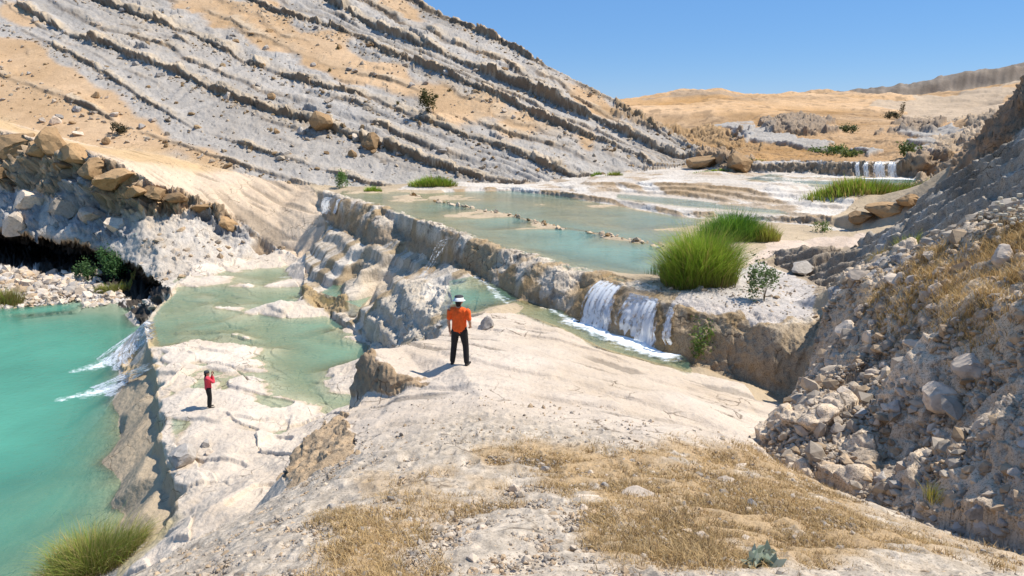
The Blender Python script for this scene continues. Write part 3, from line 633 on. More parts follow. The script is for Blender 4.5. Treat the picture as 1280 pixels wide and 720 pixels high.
def mul(nt, a, b, fac=1.0):
    m = nd(nt, 'ShaderNodeMix', data_type='RGBA', blend_type='MULTIPLY'); m.inputs[0].default_value = fac
    nt.links.new(a, m.inputs[6]); nt.links.new(b, m.inputs[7]); return m.outputs[2]
def earth_material():
    m, nt, b = new_mat('weathered_rock'); L = nt.links.new
    geo = nd(nt, 'ShaderNodeNewGeometry'); vec = geo.outputs['Position']
    ca = nd(nt, 'ShaderNodeAttribute', attribute_name='Col'); ga = nd(nt, 'ShaderNodeAttribute', attribute_name='grain'); wa = nd(nt, 'ShaderNodeAttribute', attribute_name='wet')
    na = noise_node(nt, vec, .9, 8, .65); ra = ramp(nt, na.outputs['Fac'], [(.25, (.84, .82, .80)), (.5, (1, 1, 1)), (.75, (1.1, 1.1, 1.09))])
    nb = noise_node(nt, vec, 7, 5, .7); rb = ramp(nt, nb.outputs['Fac'], [(.30, (.45, .43, .41)), (.44, (.97, .97, .97)), (.7, (1.12, 1.12, 1.12))])
    c1 = mul(nt, ca.outputs['Color'], ra.outputs['Color'])
    mg = nd(nt, 'ShaderNodeMix', data_type='RGBA', blend_type='MULTIPLY'); L(ga.outputs['Fac'], mg.inputs[0]); L(c1, mg.inputs[6]); L(rb.outputs['Color'], mg.inputs[7])
    nf = noise_node(nt, vec, 34, 3, .75); rf = ramp(nt, nf.outputs['Fac'], [(.36, (.36, .33, .30)), (.46, (.97, .96, .95)), (.66, (1.2, 1.2, 1.2))])
    mf = nd(nt, 'ShaderNodeMix', data_type='RGBA', blend_type='MULTIPLY'); L(ga.outputs['Fac'], mf.inputs[0]); L(mg.outputs[2], mf.inputs[6]); L(rf.outputs['Color'], mf.inputs[7])
    L(mf.outputs[2], b.inputs['Base Color'])
    mr = nd(nt, 'ShaderNodeMapRange'); L(wa.outputs['Fac'], mr.inputs['Value']); mr.inputs['To Min'].default_value = .92; mr.inputs['To Max'].default_value = .3; L(mr.outputs[0], b.inputs['Roughness'])
    b.inputs['Specular IOR Level'].default_value = .25
    wn = noise_node(nt, vec, 1.1, 3, .6); wm = nd(nt, 'ShaderNodeMix', data_type='VECTOR'); wm.inputs[0].default_value = .35
    L(vec, wm.inputs[4]); L(wn.outputs['Color'], wm.inputs[5])
    vo = nd(nt, 'ShaderNodeTexVoronoi', feature='DISTANCE_TO_EDGE'); vo.inputs['Scale'].default_value = 1.9; L(wm.outputs[1], vo.inputs['Vector'])
    vr = ramp(nt, vo.outputs['Distance'], [(.0, (.30, .27, .24)), (.035, (1, 1, 1))])
    gn = noise_node(nt, vec, .45, 3, .6); gr = nd(nt, 'ShaderNodeMapRange', interpolation_type='SMOOTHSTEP'); L(gn.outputs['Fac'], gr.inputs['Value']); gr.inputs['From Min'].default_value = .5; gr.inputs['From Max'].default_value = .62
    mc = nd(nt, 'ShaderNodeMix', data_type='RGBA', blend_type='MULTIPLY'); L(gr.outputs[0], mc.inputs[0]); L(mf.outputs[2], mc.inputs[6]); L(vr.outputs['Color'], mc.inputs[7])
    L(mc.outputs[2], b.inputs['Base Color'])
    ad = nd(nt, 'ShaderNodeMath', operation='ADD'); L(na.outputs['Fac'], ad.inputs[0]); mm = nd(nt, 'ShaderNodeMath', operation='MULTIPLY'); L(nb.outputs['Fac'], mm.inputs[0]); mm.inputs[1].default_value = .35; L(mm.outputs[0], ad.inputs[1])
    bp = nd(nt, 'ShaderNodeBump'); bp.inputs['Strength'].default_value = .8; bp.inputs['Distance'].default_value = .14; L(ad.outputs[0], bp.inputs['Height']); L(bp.outputs[0], b.inputs['Normal'])
    return m
EARTH = earth_material()
COLL = bpy.context.scene.collection
def mesh_np(name, verts, quads, mat, attrs=None, smooth=True, tris=None):
    me = bpy.data.meshes.new(name); me.vertices.add(len(verts)); me.vertices.foreach_set('co', np.ascontiguousarray(verts, np.float32).ravel())
    f = quads if tris is None else tris; k = f.shape[1]
    me.loops.add(f.size); me.loops.foreach_set('vertex_index', np.ascontiguousarray(f, np.int32).ravel())
    me.polygons.add(len(f)); me.polygons.foreach_set('loop_start', np.arange(0, f.size, k, dtype=np.int32))
    me.polygons.foreach_set('use_smooth', np.full(len(f), smooth, bool))
    me.update(calc_edges=True)
    for nme, (typ, arr) in (attrs or {}).items():
        at_ = me.attributes.new(nme, typ, 'POINT'); at_.data.foreach_set('color' if 'COLOR' in typ else 'value', np.ascontiguousarray(arr, np.float32).ravel())
    me.materials.append(mat)
    o = bpy.data.objects.new(name, me); COLL.objects.link(o); return o
NAMES = {0:'river_bed', 1:'hillside', 2:'far_hills', 3:'cliff_terrain', 4:'rock_shelf_terrain', 5:'travertine_dam_terrain', 6:'river_terraces', 7:'rubble_slope_terrain', 8:'dark_ridge_terrain', 9:'ground', 10:'tilted_slab_terrain', 11:'gravel_bank_terrain', 12:'cascade_rock_terrain'}
idx = np.arange(NT*M_).reshape(NT, M_)
Q = np.stack([idx[:-1, :-1], idx[:-1, 1:], idx[1:, 1:], idx[1:, :-1]], -1).reshape(-1, 4)[:, ::-1]
qr = rg[:-1, :-1].ravel(); cv = co.reshape(-1, 3); av = at.reshape(-1, 6)
for k, nm in NAMES.items():
    f = Q[qr == k]
    if not len(f): continue
    u, inv = np.unique(f, return_inverse=True)
    cl = np.ones((len(u), 4), np.float32); cl[:, :3] = np.clip(av[u, :3], .01, .9)
    o = mesh_np(nm, cv[u], inv.reshape(-1, 4), EARTH, {'Col': ('FLOAT_COLOR', cl), 'wet': ('FLOAT', av[u, 3]), 'grain': ('FLOAT', av[u, 5])})
    o['kind'] = 'structure'; o['label'] = nm.replace('_', ' ')
print("terrain meshes", round(time.time()-T0, 1))
# ---------------------------------------------------------------- water
def tag(o, label=None, cat=None, group=None, kind=None):
    for k, v_ in (('label', label), ('category', cat), ('group', group), ('kind', kind)):
        if v_: o[k] = v_
    return o
def water_material(name, deep, k, tint, ripple=.5, ior=1.333):
    m = bpy.data.materials.new(name); m.use_nodes = True; nt = m.node_tree; nt.nodes.clear(); L = nt.links.new
    out = nd(nt, 'ShaderNodeOutputMaterial'); geo = nd(nt, 'ShaderNodeNewGeometry'); vec = geo.outputs['Position']
    da = nd(nt, 'ShaderNodeAttribute', attribute_name='depth'); fo = nd(nt, 'ShaderNodeAttribute', attribute_name='foam')
    mx = nd(nt, 'ShaderNodeMath', operation='MULTIPLY'); L(da.outputs['Fac'], mx.inputs[0]); mx.inputs[1].default_value = -k
    ex = nd(nt, 'ShaderNodeMath', operation='EXPONENT'); L(mx.outputs[0], ex.inputs[0])
    nv = noise_node(nt, vec, .16, 4, .55)
    rv = ramp(nt, nv.outputs['Fac'], [(.3, tuple(c*.86 for c in deep)), (.7, tuple(min(1, c*1.12) for c in deep))])
    dif = nd(nt, 'ShaderNodeBsdfDiffuse'); L(rv.outputs['Color'], dif.inputs['Color'])
    tr = nd(nt, 'ShaderNodeBsdfTransparent'); tr.inputs['Color'].default_value = (*tint, 1)
    m1 = nd(nt, 'ShaderNodeMixShader'); L(ex.outputs[0], m1.inputs[0]); L(dif.outputs[0], m1.inputs[1]); L(tr.outputs[0], m1.inputs[2])
    wv = noise_node(nt, vec, 2.6, 4, .65); wv2 = noise_node(nt, vec, .5, 2, .5)
    ad = nd(nt, 'ShaderNodeMath', operation='ADD'); L(wv.outputs['Fac'], ad.inputs[0]); L(wv2.outputs['Fac'], ad.inputs[1])
    bp = nd(nt, 'ShaderNodeBump'); bp.inputs['Strength'].default_value = ripple; bp.inputs['Distance'].default_value = .10; L(ad.outputs[0], bp.inputs['Height'])
    gl = nd(nt, 'ShaderNodeBsdfGlossy'); gl.inputs['Roughness'].default_value = .08; L(bp.outputs[0], gl.inputs['Normal'])
    fr = nd(nt, 'ShaderNodeFresnel'); fr.inputs['IOR'].default_value = ior; L(bp.outputs[0], fr.inputs['Normal'])
    m2 = nd(nt, 'ShaderNodeMixShader'); L(fr.outputs[0], m2.inputs[0]); L(m1.outputs[0], m2.inputs[1]); L(gl.outputs[0], m2.inputs[2])
    fn = noise_node(nt, vec, 3.2, 7, .75)
    fm = nd(nt, 'ShaderNodeMath', operation='ADD'); L(fo.outputs['Fac'], fm.inputs[0]); L(fn.outputs['Fac'], fm.inputs[1])
    fs = nd(nt, 'ShaderNodeMapRange', interpolation_type='SMOOTHSTEP'); L(fm.outputs[0], fs.inputs['Value']); fs.inputs['From Min'].default_value = .98; fs.inputs['From Max'].default_value = 1.35
    wd = nd(nt, 'ShaderNodeBsdfDiffuse'); wd.inputs['Color'].default_value = (.84, .88, .89, 1)
    m3 = nd(nt, 'ShaderNodeMixShader'); L(fs.outputs[0], m3.inputs[0]); L(m2.outputs[0], m3.inputs[1]); L(wd.outputs[0], m3.inputs[2])
    L(m3.outputs[0], out.inputs['Surface']); return m
def foam_field(x, y, spots):
    f = np.zeros(len(x))
    for pts, rad, k in spots:
        d = np.full(len(x), 1e9)
        for a, b in zip(pts[:-1], pts[1:]):
            ax, ay = a[0], a[1]; bx, by = b[0]-ax, b[1]-ay; t = np.clip(((x-ax)*bx+(y-ay)*by)/max(bx*bx+by*by, 1e-9), 0, 1)
            d = np.minimum(d, np.hypot(x-ax-bx*t, y-ay-by*t))
        f = np.maximum(f, k*np.clip(1-d/rad, 0, 1))
    return f
def water(name, poly, z, step, mat, label, spots=(), cut=.25):
    xs = np.arange(min(p[0] for p in poly), max(p[0] for p in poly)+step, step); ys = np.arange(min(p[1] for p in poly), max(p[1] for p in poly)+step, step)
    X, Y = np.meshgrid(xs, ys, indexing='ij'); d = z-ground(X.ravel(), Y.ravel()); ins = _pip(X.ravel(), Y.ravel(), poly)
    ok = (ins & (d > -cut)).reshape(X.shape)
    id_ = np.arange(X.size).reshape(X.shape); q = np.stack([id_[:-1, :-1], id_[1:, :-1], id_[1:, 1:], id_[:-1, 1:]], -1).reshape(-1, 4)
    q = q[ok.ravel()[q].all(1)]
    u, inv = np.unique(q, return_inverse=True); x, y = X.ravel()[u], Y.ravel()[u]
    co_ = np.stack([x, y, np.full(len(x), z)], -1)
    return tag(mesh_np(name, co_, inv.reshape(-1, 4), mat, {'depth': ('FLOAT', np.clip(d[u], 0, 9)), 'foam': ('FLOAT', foam_field(x, y, spots))}), label, kind='structure')
LV1, LV2, LV3, LV4, LV5 = -15.0, -12.84, -11.93, -8.48, -6.975
pp = lambda L_, h: [P(a, b, h) for a, b in L_]
W1 = water_material('turquoise_water', (.092, .325, .225), 1.1, (.80, .93, .86))
W2_ = water_material('green_water', (.185, .335, .225), 1.5, (.86, .93, .85))
W3_ = water_material('pale_water', (.24, .42, .34), 2.0, (.86, .93, .88), .5, 1.2)
pool1 = [(p[0]+.3, p[1]) for p in E2]+[(-9, 10), (-16, 3), (-120, 10), (-120, 75)]+pp([(0,376), (60,372), (120,368), (178,366), (205,372)], 15)
sp1 = [(pp([(152,446), (120,458)], 15), 2.4, .74), (pp([(125,457), (97,463)], 15), 1.7, .68), (pp([(142,485), (112,492)], 15), 2.0, .76), (pp([(115,491), (78,499)], 15), 1.4, .68), (pp([(150,440), (140,490)], 15), 3.5, .40)]
water('turquoise_pool_water', pool1, LV1, .22, W1, 'turquoise pool water', sp1)
pool2 = [(p[0]+.35, p[1]+.2) for p in E2[:9]]+[(-8,24), (-5,21.5)]+pp([(500,440), (470,436), (412,396), (378,380), (382,345), (392,322), (330,318), (270,320), (215,350)], 12.85)
sp2 = [(pp([(392,335), (372,345), (350,347)], 12.85), 1.0, .62), (pp([(380,352), (368,362)], 12.85), .7, .5), (pp([(378,385), (405,395)], 12.85), .6, .52), (pp([(200,392), (185,405)], 12.85), .6, .5)]
water('middle_pool_water', pool2, LV2, .16, W2_, 'green middle pool water', sp2)
water('rock_basin_water', pp([(400,366), (425,350), (460,342), (482,348), (470,366), (450,385), (420,372)], 11.93), LV3, .1, W2_, 'small rock basin water', [(pp([(440,372), (455,378)], 11.93), .6, .5)])
pool4 = [(p[0]+.5, p[1]+.6) for p in FT[5:11]]+pp([(862,452), (868,470)], 8.5)+[(p[0], p[1]-.2) for p in SE[2:6]]+pp([(600,394), (565,380), (560,352), (590,345)], 8.5)
sp4 = [(pp([(722,402), (765,416), (830,441)], 8.5), 1.7, .95), (pp([(745,414), (800,436), (835,446)], 8.5), 1.5, .8), (pp([(640,376), (615,366), (640,384)], 8.5), .9, .6), (pp([(585,340), (603,350), (625,372)], 8.5), 1.3, .62), (pp([(690,388), (705,396)], 8.5), .8, .7)]
water('lower_stream_water', pool4, LV4, .08, W2_, 'stream water under the dam', sp4)
pool5 = [(p[0]+.15, p[1]+.1) for p in CR[1:12]]+pp([(900,380), (870,345), (880,300), (905,280), (960,270), (930,262)], 6.97)+[(p[0], p[1]+.5) for p in T1[::-1][4:]]+pp([(520,234), (470,234), (430,236)], 6.97)
water('upper_pool_water', pool5, LV5, .14, W3_, 'pale upper pool water', [(pp([(840,268), (790,260), (770,256)], 6.97), 1.0, .4), (pp([(745,248), (770,251)], 6.97), .8, .4)], cut=.12)
pool6 = pp([(960,217), (1000,219), (1080,222), (1127,222), (1150,224), (1140,228), (1060,231), (980,228), (930,223)], 5.27)
water('terrace_water', pool6, -5.3, .2, W3_, 'thin pale water on the upper terrace', [(pp([(1060,222), (1080,222.5), (1126,223), (1150,224)], 5.27), 2.2, .9), (pp([(880,218), (960,222), (1050,226)], 5.27), 2.5, .45)], cut=.1)
water('terrace_water', pp([(770,242), (850,248), (960,261), (1045,267), (1040,270), (960,266), (850,257), (770,247)], 6.45), -6.45, .2, W3_, 'shallow pale water on the lower terrace', [(pp([(800,246), (900,256), (1000,264)], 6.45), 1.2, .4)], cut=.1)
# ---------------------------------------------------------------- falling water: thin sheets with streaks, each a thing
def fall_material(name, dens, colr=(.86, .89, .92)):
    m = bpy.data.materials.new(name); m.use_nodes = True; nt = m.node_tree; nt.nodes.clear(); L = nt.links.new
    out = nd(nt, 'ShaderNodeOutputMaterial'); ua = nd(nt, 'ShaderNodeAttribute', attribute_name='across'); ta = nd(nt, 'ShaderNodeAttribute', attribute_name='down'); ea = nd(nt, 'ShaderNodeAttribute', attribute_name='edge')
    cx = nd(nt, 'ShaderNodeCombineXYZ'); L(ua.outputs['Fac'], cx.inputs[0]); L(ta.outputs['Fac'], cx.inputs[1])
    mp = nd(nt, 'ShaderNodeMapping'); mp.inputs['Scale'].default_value = (6, .9, 1); L(cx.outputs[0], mp.inputs['Vector']); n1 = noise_node(nt, mp.outputs[0], 1.0, 4, .6)
    mp2 = nd(nt, 'ShaderNodeMapping'); mp2.inputs['Scale'].default_value = (9, 4.5, 1); L(cx.outputs[0], mp2.inputs['Vector']); n2_ = noise_node(nt, mp2.outputs[0], 1.0, 3, .7)
    ad = nd(nt, 'ShaderNodeMath', operation='MULTIPLY_ADD'); L(n2_.outputs['Fac'], ad.inputs[0]); ad.inputs[1].default_value = .7; L(n1.outputs['Fac'], ad.inputs[2])
    a2 = nd(nt, 'ShaderNodeMath', operation='ADD'); L(ad.outputs[0], a2.inputs[0]); L(ea.outputs['Fac'], a2.inputs[1])
    mr = nd(nt, 'ShaderNodeMapRange', interpolation_type='SMOOTHSTEP'); L(a2.outputs[0], mr.inputs['Value']); mr.inputs['From Min'].default_value = .98-dens; mr.inputs['From Max'].default_value = 1.28-dens
    d = nd(nt, 'ShaderNodeBsdfDiffuse'); d.inputs['Color'].default_value = (*colr, 1); tl = nd(nt, 'ShaderNodeBsdfTranslucent'); tl.inputs['Color'].default_value = (*colr, 1)
    mm = nd(nt, 'ShaderNodeMixShader'); mm.inputs[0].default_value = .35; L(d.outputs[0], mm.inputs[1]); L(tl.outputs[0], mm.inputs[2])
    gl = nd(nt, 'ShaderNodeBsdfGlossy'); gl.inputs['Roughness'].default_value = .25; m0 = nd(nt, 'ShaderNodeMixShader'); m0.inputs[0].default_value = .08; L(mm.outputs[0], m0.inputs[1]); L(gl.outputs[0], m0.inputs[2])
    t = nd(nt, 'ShaderNodeBsdfTransparent'); mx = nd(nt, 'ShaderNodeMixShader'); L(mr.outputs[0], mx.inputs[0]); L(t.outputs[0], mx.inputs[1]); L(m0.outputs[0], mx.inputs[2])
    L(mx.outputs[0], out.inputs['Surface']); return m
FALLM = fall_material('falling_water', .40); CASCM = fall_material('cascade_water', .30); FALLT = fall_material('thin_falling_water', .14, (.75, .79, .82))
def sheet(name, rows_, label, mat=FALLM, nu=28, nt_=30, off=.2, rough=.10, cat='waterfall', power=1.5, hug=False, grp=None):
    """rows_: list of (left point, right point) from the brink down; a sheet follows them, standing off the rock"""
    K = len(rows_)-1; V_, at_u, at_t, at_e = [], [], [], []; push = [0]*(nu+1); zb = min(rows_[-1][0][2], rows_[-1][1][2])
    for b in range(nt_+1):
        s = b/nt_*K; k = min(int(s), K-1); f = s-k
        if K == 1: fh, fz = f**.75, f**power
        else: fh = fz = f
        l0, r0 = rows_[k]; l1, r1 = rows_[k+1]
        A_ = [l0[c]+(l1[c]-l0[c])*(fh if c < 2 else fz) for c in range(3)]; B_ = [r0[c]+(r1[c]-r0[c])*(fh if c < 2 else fz) for c in range(3)]
        wd = math.dist(A_, B_)
        for a in range(nu+1):
            u = a/nu; p = [A_[c]+(B_[c]-A_[c])*u for c in range(3)]
            nx = math.sin(a*1.7+b*.35)*.5+math.sin(a*.63+b*.11+2)*.5
            bulge = rough*nx+off*math.sin(math.pi*min(1, b/nt_*1.0+.12))
            p[0] -= .85*bulge; p[1] -= .52*bulge
            if not hug:
                if p[2] > zb+.5:
                    g_ = 0; x0, y0 = p[0], p[1]
                    while g_ < 14 and float(ground(x0-.10*g_, y0-.065*g_)) > p[2]-.22: g_ += 1
                    push[a] = g_
                p[0] -= .10*push[a]*(1 if p[2] > zb+.5 else max(0, (p[2]-zb)/.5)); p[1] -= .065*push[a]*(1 if p[2] > zb+.5 else max(0, (p[2]-zb)/.5))
            if hug: p[2] = max(p[2], float(ground(p[0], p[1]))+.07+.05*nx)
            V_.append(p); at_u.append(u*wd); at_t.append(b/nt_*math.dist(rows_[0][0], rows_[-1][0])); e = min(u, 1-u)*6
            at_e.append(-.28*(1-min(1, e))-.14*max(0, 1-b/4))
    q = [[r*(nu+1)+c, r*(nu+1)+c+1, (r+1)*(nu+1)+c+1, (r+1)*(nu+1)+c] for r in range(nt_) for c in range(nu)]
    o = mesh_np(name, np.array(V_), np.array(q), mat, {'across': ('FLOAT', at_u), 'down': ('FLOAT', at_t), 'edge': ('FLOAT', at_e)})
    return tag(o, label, cat, grp)
sheet('waterfall', [(P(750,348,6.9), P(783,356,6.9)), (P(722,403,8.5), P(766,416,8.5))], 'white curtain of falling water, left one of the wide pair on the dam')
sheet('waterfall', [(P(799,362,6.9), P(831,370,6.9)), (P(772,416,8.5), P(822,437,8.5))], 'white curtain of falling water on the dam, nearest the green reed clump')
sheet('waterfall', [(P(851,379,6.92), P(856,381,6.92)), (P(832,438,8.5), P(841,442,8.5))], 'narrow trickle over brown wet tufa right of the two white curtains', nu=8, off=.35)
sheet('waterfall', [(P(566,291,6.95), P(576,293,6.95)), (P(549,301,7.35), P(565,304,7.35)), (P(537,325,8.0), P(551,329,8.0)), (P(519,345,8.6), P(538,350,8.6))], 'grey ribbon of water sliding down a smooth brown chute in mid dam', mat=FALLT, nu=14, off=.25, rough=.04, hug=True)
sheet('waterfall', [(P(413,246,6.95), P(420,248,6.95)), (P(400,266,8.8), P(415,269,8.8))], 'small white fall at the far left end of the dam', nu=10, off=.35)
sheet('waterfall', [(P(427,248,6.95), P(430,249,6.95)), (P(421,272,8.9), P(426,274,8.9))], 'thread of water beside the small fall at the dam end', nu=6, off=.35)
sheet('cascade', [(P(196,396,12.8), P(193,425,12.8)), (P(172,410,14.0), P(176,440,14.0)), (P(118,446,15.0), P(150,466,15.0))], 'broad white cascade spilling from the shelf into the turquoise pool', mat=CASCM, nu=30, rough=.22, off=.1, hug=True)
sheet('cascade', [(P(186,452,12.9), P(190,462,12.9)), (P(160,463,14.3), P(166,478,14.3)), (P(112,482,15.0), P(142,498,15.0))], 'lower white cascade entering the turquoise pool nearer the pink-topped person', mat=CASCM, nu=18, rough=.22, off=.1, hug=True)
for k_, (a_, b_, lb) in enumerate([(1072, 1077, 'leftmost thin strand of the far waterfall under the hills'), (1082, 1088, 'second thin strand of the far waterfall under the hills'), (1094, 1109, 'wide white strand of the far waterfall under the hills'), (1112, 1123, 'right white strand of the far waterfall beside brown rock')]):
    sheet('waterfall', [(D(a_, 202, WF[4][1]+.2), D(b_, 202, WF[4][1]+.2)), (D(a_-3, 223, WF[4][1]-.6), D(b_-1, 223, WF[4][1]-.6))], lb, nu=10, nt_=14, off=.35, grp='strands of the far waterfall')
print("water", round(time.time()-T0, 1))
# ---------------------------------------------------------------- plants
def leaf_material(name, trans=.35):
    m, nt, b = new_mat(name); L = nt.links.new
    ca = nd(nt, 'ShaderNodeAttribute', attribute_name='Col'); L(ca.outputs['Color'], b.inputs['Base Color']); b.inputs['Roughness'].default_value = .6; b.inputs['Specular IOR Level'].default_value = .25
    tl = nd(nt, 'ShaderNodeBsdfTranslucent'); L(ca.outputs['Color'], tl.inputs['Color']); mx = nd(nt, 'ShaderNodeMixShader'); mx.inputs[0].default_value = trans
    L(b.outputs[0], mx.inputs[1]); L(tl.outputs[0], mx.inputs[2]); L(mx.outputs[0], nt.nodes['Material Output'].inputs['Surface']); return m
LEAF = leaf_material('leaf_blade'); DRYM = leaf_material('dry_blade', .25)
def blades(base, hgt, lean, az, wid, cols, nseg=3, mat=LEAF, name='grass', tipc=None):
    """curved tapering blades; base (n,3), hgt, lean (sideways reach as a share of height), az, wid"""
    n = len(base); V_ = np.zeros((n, nseg*2+1, 3), np.float32); C_ = np.zeros((n, nseg*2+1, 4), np.float32); C_[..., 3] = 1
    side = np.stack([-np.sin(az+RNG.uniform(-1.2, 1.2, n)), np.cos(az+RNG.uniform(-1.2, 1.2, n)), np.zeros(n)], -1)
    for k in range(nseg+1):
        t = k/nseg; off = (lean*t**2)[:, None]*np.stack([np.cos(az), np.sin(az), np.zeros(n)], -1)*hgt[:, None]
        up = (hgt*(t-.28*np.clip(lean, 0, 1.2)*t**2.5))[:, None]*np.array([0, 0, 1.])
        p = base+off+up; w_ = (wid*(1-t)**.6)[:, None]*side
        cc = cols*(.75+.35*t)*min(1, .35+t*1.6)+np.array([.30,.21,.09])*max(0, .65-t*1.6) if tipc is None else cols*(1-t)+tipc*t
        if k < nseg: V_[:, 2*k] = p-w_/2; V_[:, 2*k+1] = p+w_/2; C_[:, 2*k, :3] = cc; C_[:, 2*k+1, :3] = cc
        else: V_[:, 2*k] = p; C_[:, 2*k, :3] = cc
    m = nseg*2+1; tri = []
    for k in range(nseg-1): tri += [[2*k, 2*k+1, 2*k+3], [2*k, 2*k+3, 2*k+2]]
    tri += [[2*nseg-2, 2*nseg-1, 2*nseg]]
    T = (np.arange(n)[:, None, None]*m+np.array(tri)[None]).reshape(-1, 3)
    return mesh_np(name, V_.reshape(-1, 3), None, mat, {'Col': ('FLOAT_COLOR', C_.reshape(-1, 4))}, True, T)
def colmix(n, a, b, c=None, pc=.15):
    t = RNG.uniform(0, 1, n)[:, None]; r_ = np.array(a)*(1-t)+np.array(b)*t
    if c is not None: k = RNG.uniform(0, 1, n) < pc; r_[k] = c
    return r_*RNG.uniform(.75, 1.2, n)[:, None]
def empty(name, loc):
    o = bpy.data.objects.new(name, None); COLL.objects.link(o); o.location = loc; o.empty_display_size = .3; return o
def reeds(name, label, px, py, h, rx, ry, hgt, n, a, b, c=None, lean=.45, wid=.03, cat='reeds', grp=None, where=None, pc=.15):
    cpt = where if where is not None else P(px, py, h)
    u = RNG.uniform(0, 1, n)**.6; an = RNG.uniform(0, 2*math.pi, n)
    nl = max(5, int(rx*5)); cl = RNG.uniform(-1, 1, (nl, 2)); pick = RNG.integers(0, nl, n)
    bx = cpt[0]+rx*(u*np.cos(an)*.6+cl[pick, 0]*.5); by = cpt[1]+ry*(u*np.sin(an)*.6+cl[pick, 1]*.5)
    e = np.hypot((bx-cpt[0])/rx, (by-cpt[1])/ry)
    hh = hgt*RNG.uniform(.5, 1.05, n)*np.where(RNG.uniform(0, 1, n) > .95, 1.25, 1)*(1-.35*np.clip(e, 0, 1.2)**2)*(.6+.55*RNG.uniform(0, 1, nl)[pick])
    z = np.maximum(ground(bx, by), min(-h, 0)-.6)-.05
    out = np.arctan2(by-cpt[1], bx-cpt[0])+RNG.normal(0, .7, n)
    o = blades(np.stack([bx, by, z], -1), hh, lean*RNG.uniform(.25, 1.3, n)*(.5+.8*e), out, wid*RNG.uniform(.6, 1.3, n), colmix(n, a, b, c, pc), 4, name=name)
    return tag(o, label, cat, grp)
GRN, YGR, DGR, STRAW = (.19,.34,.03), (.38,.46,.06), (.075,.19,.04), (.44,.33,.11)
reeds('reed_clump', 'tall bright green reed clump on the dam crest right of the white falls', 876, 353, 6.9, 1.75, 1.5, 2.75, 7500, GRN, YGR, STRAW, .62, .024)
reeds('reed_clump', 'darker green reed clump just behind the tall bright one', 915, 300, 6.9, 2.0, 1.5, 2.05, 5500, DGR, GRN, None, .55, .03)
reeds('reed_clump', 'yellowish thin reed tuft at the right end of the reed group', 957, 302, 6.9, 1.0, .9, 1.3, 1300, YGR, (.3,.27,.06), STRAW, .4, .03)
reeds('water_reeds', 'sparse dark rushes standing in the pool left of the reed clump', 826, 342, 7.0, .7, .5, .9, 60, (.05,.09,.03), DGR, None, .15, .025)
reeds('reed_clump', 'low green reed patch at the foot of the grey hillside by the upper pool', 541, 236, 6.95, 2.5, 1.0, 1.25, 2600, GRN, YGR, STRAW, .45, .06)
reeds('reed_bed', 'wide green and straw reed bed below the far waterfall', 1082, 241, 5.35, 4.6, 1.3, 1.35, 5000, GRN, YGR, STRAW, .35, .05, pc=.3)
reeds('reed_clump', 'large green and straw reed clump at the lower left corner beside the turquoise pool', 112, 716, 14.6, 1.6, 1.2, 1.7, 5500, (.17,.27,.035), (.36,.36,.08), (.48,.38,.15), .75, .017, pc=.3)
reeds('grass_tuft', 'straw and green tuft on the left edge of the stony pool bank', 8, 380, 14.9, 1.7, 1.0, 1.8, 1700, (.3,.27,.08), (.38,.3,.1), GRN, .5, .04)
reeds('grass_tuft', 'low yellow green tuft by the waterline below the dark cave', 142, 366, 14.85, 2.2, .8, .95, 1500, (.25,.27,.06), (.34,.3,.09), GRN, .5, .04)
reeds('grass_tuft', 'small green tuft where the hillside meets the upper pool, left of the reed patch', 467, 240, 7.0, 1.0, .7, .75, 500, GRN, YGR, None, .45, .05)
reeds('grass_tuft', 'little green tuft on the pale terrace below the hillside tip', 744, 221, 6.2, .7, .5, .8, 350, GRN, YGR, None, .4, .05)
reeds('grass_tuft', 'little green tuft on the terrace, right one of a close pair', 768, 222, 6.1, 1.0, .5, .7, 400, YGR, (.3,.3,.07), None, .4, .05)
reeds('grass_tuft', 'thin line of green growth on the upper terrace under the brown block', 905, 214, 5.3, 4.5, .5, .45, 900, GRN, YGR, STRAW, .4, .06)
reeds('grass_tuft', 'yellow dry tuft on the dark ridge above the rubble', 1100, 322, 5, .45, .3, .7, 260, STRAW, (.45,.35,.13), None, .5, .015, where=D(1100,322,25.2))
reeds('grass_tuft', 'yellow green weed tuft in the cleft between the two dark ridges', 1136, 314, 5, .6, .4, .75, 420, YGR, (.36,.3,.08), GRN, .5, .018, where=D(1136,316,24))
reeds('grass_tuft', 'yellow flowering weed at the foot of the rubble slope', 1160, 645, 5, .16, .16, .42, 110, (.5,.4,.05), (.45,.42,.1), YGR, .5, .008, where=cast(1160,640))
